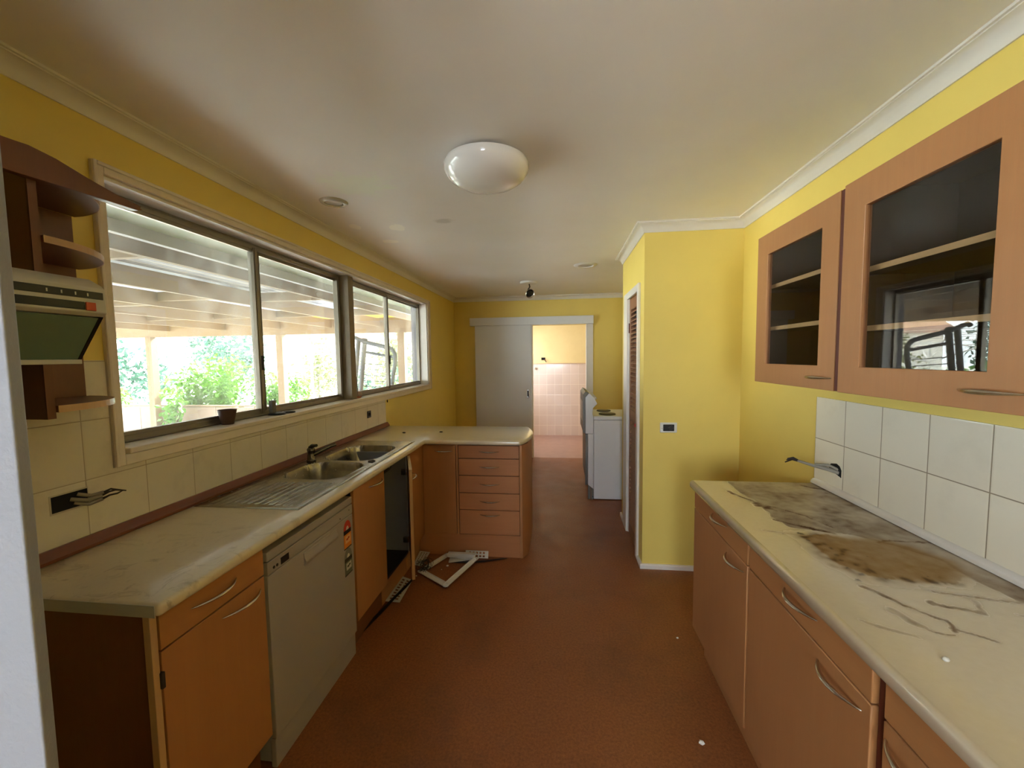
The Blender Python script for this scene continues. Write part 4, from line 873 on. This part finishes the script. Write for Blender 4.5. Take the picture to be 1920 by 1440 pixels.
def leafmat(name, c, c2):
    k = N(name); col = k.mix(k.noise(3.5, 3), lin(c), lin(c2)); k.set(Base_Color=col, Roughness=.5)
    t = k.n('ShaderNodeBsdfTranslucent'); k.l(col, t.inputs[0]); m = k.n('ShaderNodeMixShader'); m.inputs[0].default_value = .35
    k.l(k.b.outputs[0], m.inputs[1]); k.l(t.outputs[0], m.inputs[2]); k.l(m.outputs[0], k.out.inputs[0]); return k.m
LM = [leafmat('bright_green_leaves', (52, 104, 18), (96, 142, 38)), leafmat('blue_green_leaves', (30, 66, 50), (62, 98, 80)), leafmat('olive_leaves', (84, 92, 46), (116, 120, 76))]
def foliage(cx, cy, z0, rx, ry, h, n, s, li, label, name, cat, group=None, gaps=0.0):
    t = thing(name, (cx, cy, GZ), label, cat, group); m = MB(); rnd = random.Random(int((cx*13+cy*7)*100))
    cl = [(cx+rnd.uniform(-1, 1)*rx*.7, cy+rnd.uniform(-1, 1)*ry*.7, z0+rnd.uniform(.15, .9)*h, rnd.uniform(.28, .5)) for _ in range(9)]
    for i in range(n):
        c_ = rnd.choice(cl); q = Vector((rnd.gauss(0, 1), rnd.gauss(0, 1), rnd.gauss(0, 1))).normalized()*(rnd.random()**.4)*c_[3]
        p = Vector((c_[0]+q.x*rx, c_[1]+q.y*ry, c_[2]+q.z*h)); d_ = Vector((rnd.gauss(0, 1), rnd.gauss(0, 1), rnd.gauss(-.2, .8))).normalized(); e_ = d_.orthogonal().normalized()
        e_.rotate(Matrix.Rotation(rnd.uniform(0, 6.28), 3, d_)); nn_ = d_.cross(e_); L = s*rnd.uniform(.7, 1.3); W = L*.28
        m.add([p, p+d_*L*.5+e_*W+nn_*W*.3, p+d_*L, p+d_*L*.5-e_*W+nn_*W*.3], [(0, 1, 2), (0, 2, 3)])
    m.build('foliage', LM[li], t)
    b = MB()
    for c_ in cl[:6]: b.tube([(cx, cy, GZ), ((cx+c_[0])/2, (cy+c_[1])/2, (GZ+c_[2])/2+.1), (c_[0], c_[1], c_[2])], [.03, .02, .008], 5)
    b.build('stems', plain('brown_stems', (104, 92, 66), .8), t)
foliage(-9.1, 9.35, -.2, 1.3, .5, 1.5, 2600, .13, 0, 'bright green leafy shrub just behind the fence seen through the first pane', 'garden_shrub', 'shrub')
foliage(-8.75, 8.15, -.5, .30, .15, 1.25, 420, .12, 0, 'thin climbing plant growing in front of the fence beside the patio post', 'climbing_plant', 'plant')
foliage(-12.0, 9.5, -.2, .7, .5, .9, 1300, .12, 0, 'low yellow green shrub left of the patio post', 'garden_shrub', 'shrub')
foliage(-7.3, 10.0, -.4, 1.1, .6, 1.3, 2200, .12, 0, 'yellow green shrub behind the fence seen through the second pane', 'garden_shrub', 'shrub')
foliage(-5.0, 10.4, -.4, 1.2, .7, 1.6, 2200, .12, 1, 'blue green shrub behind the clothesline pole', 'garden_shrub', 'shrub')
foliage(-3.2, 11.6, -.4, .8, .6, 2.2, 2200, .11, 1, 'green shrub seen behind the metal rack', 'garden_shrub', 'shrub')
foliage(-19.0, 14.5, .2, 2.6, 1.6, 3.6, 3000, .26, 1, 'large blue green tree at the left edge of the window view', 'garden_tree', 'tree')
foliage(-14.2, 15.5, .0, 2.0, 1.6, 2.6, 1600, .22, 1, 'pale blue green tree beyond the first patio post', 'garden_tree', 'tree')
foliage(-13.0, 20.5, -.2, 2.2, 1.6, 3.0, 1300, .22, 2, 'pale olive tree in the middle of the far garden', 'garden_tree', 'tree')
foliage(-8.0, 18.5, -.2, 2.2, 1.6, 3.0, 1700, .22, 2, 'olive tree behind the clothesline', 'garden_tree', 'tree')
foliage(-4.2, 15.5, -.4, 1.6, 1.2, 3.4, 2600, .18, 1, 'dense green tree seen through the farthest pane', 'garden_tree', 'tree')
# clothesline
chl = thing('clothesline', (-7.3, 11.2, GZ), 'rotary clothesline with a single pole in the garden', 'clothesline')
MB().tube([(-7.3, 11.2, GZ), (-7.3, 11.2, 1.75)], .03, 10).build('pole', M['white_plastic'], chl, smooth=True)
for a in range(4):
    q = a*PI/2+.5; ex, ey = -7.3+1.7*math.cos(q), 11.2+1.7*math.sin(q)
    MB().tube([(-7.3, 11.2, 1.25), (ex, ey, 1.98)], .018, 8).build('arm', M['white_plastic'], chl, smooth=True)
    MB().tube([(-7.3, 11.2, 1.75), ((ex-7.3)/2, (ey+11.2)/2, 1.60)], .012, 6).build('brace', M['white_plastic'], chl, smooth=True)
ln = MB()
for f_ in (.55, .7, .85, 1.0):
    pts = [(-7.3+1.7*f_*math.cos(a*PI/2+.5), 11.2+1.7*f_*math.sin(a*PI/2+.5), 1.25+.73*f_+.01) for a in range(4)]
    ln.tube(pts+[pts[0]], .006, 4)
ln.build('wire_lines', M['handle'], chl)
# leaning metal rack
rk = thing('metal_rack', (-2.55, 5.2, GZ), 'dark tubular metal rack with wire rungs leaning outside the third pane', 'rack')
rm = plain('dark_blue_grey_metal', (66, 72, 82), .5, .4)
def pt(x, z, dy=0): return (x, 5.2+dy, z)
MB().tube([pt(-2.99, GZ), pt(-2.695, 1.77)], .030, 8).build('leg', rm, rk, smooth=True)
MB().tube([pt(-2.90, GZ), pt(-2.612, 1.72)], .032, 8).build('leg', rm, rk, smooth=True)
MB().tube([pt(-2.83, 1.80), pt(-2.80, 1.825), pt(-2.74, 1.80), pt(-2.62, 1.745), pt(-2.33, 1.672), pt(-2.235, 1.64), pt(-2.19, 1.58), pt(-2.19, 1.48), pt(-2.24, 1.2), pt(-2.44, GZ)], .027, 8, up=(0, 1, 0)).build('top_bar', rm, rk, smooth=True)
MB().tube([pt(-2.64, 1.612), pt(-2.22, 1.535)], .018, 8).build('cross_bar', rm, rk, smooth=True)
MB().ball(pt(-2.62, 1.77), .035, (1.5, 1, .7), 6).build('clamp', rm, rk, smooth=True)
for i in range(9):
    z = 1.45-.075*i; MB().tube([pt(-2.66-.011*i, z), pt(-2.215-.012*i, z-.03)], .005, 5).build('rung', plain('dark_wire_rung', (60, 64, 68), .5), rk)
# neighbouring house, blown out by the light
nh = thing('neighbour_house', (-14, 26, GZ), 'pale neighbouring house far beyond the garden', 'house')
MB().box(-20, -6, 26, 32, GZ, 2.6).build('house_wall', plain('pale_house_wall', (226, 222, 212), .8), nh)
MB().prism([(-20.6, 2.6), (-5.4, 2.6), (-7.5, 4.0), (-18.5, 4.0)], 'y', 25.6, 32.4).build('house_roof', plain('terracotta_roof', (190, 150, 130), .8), nh)
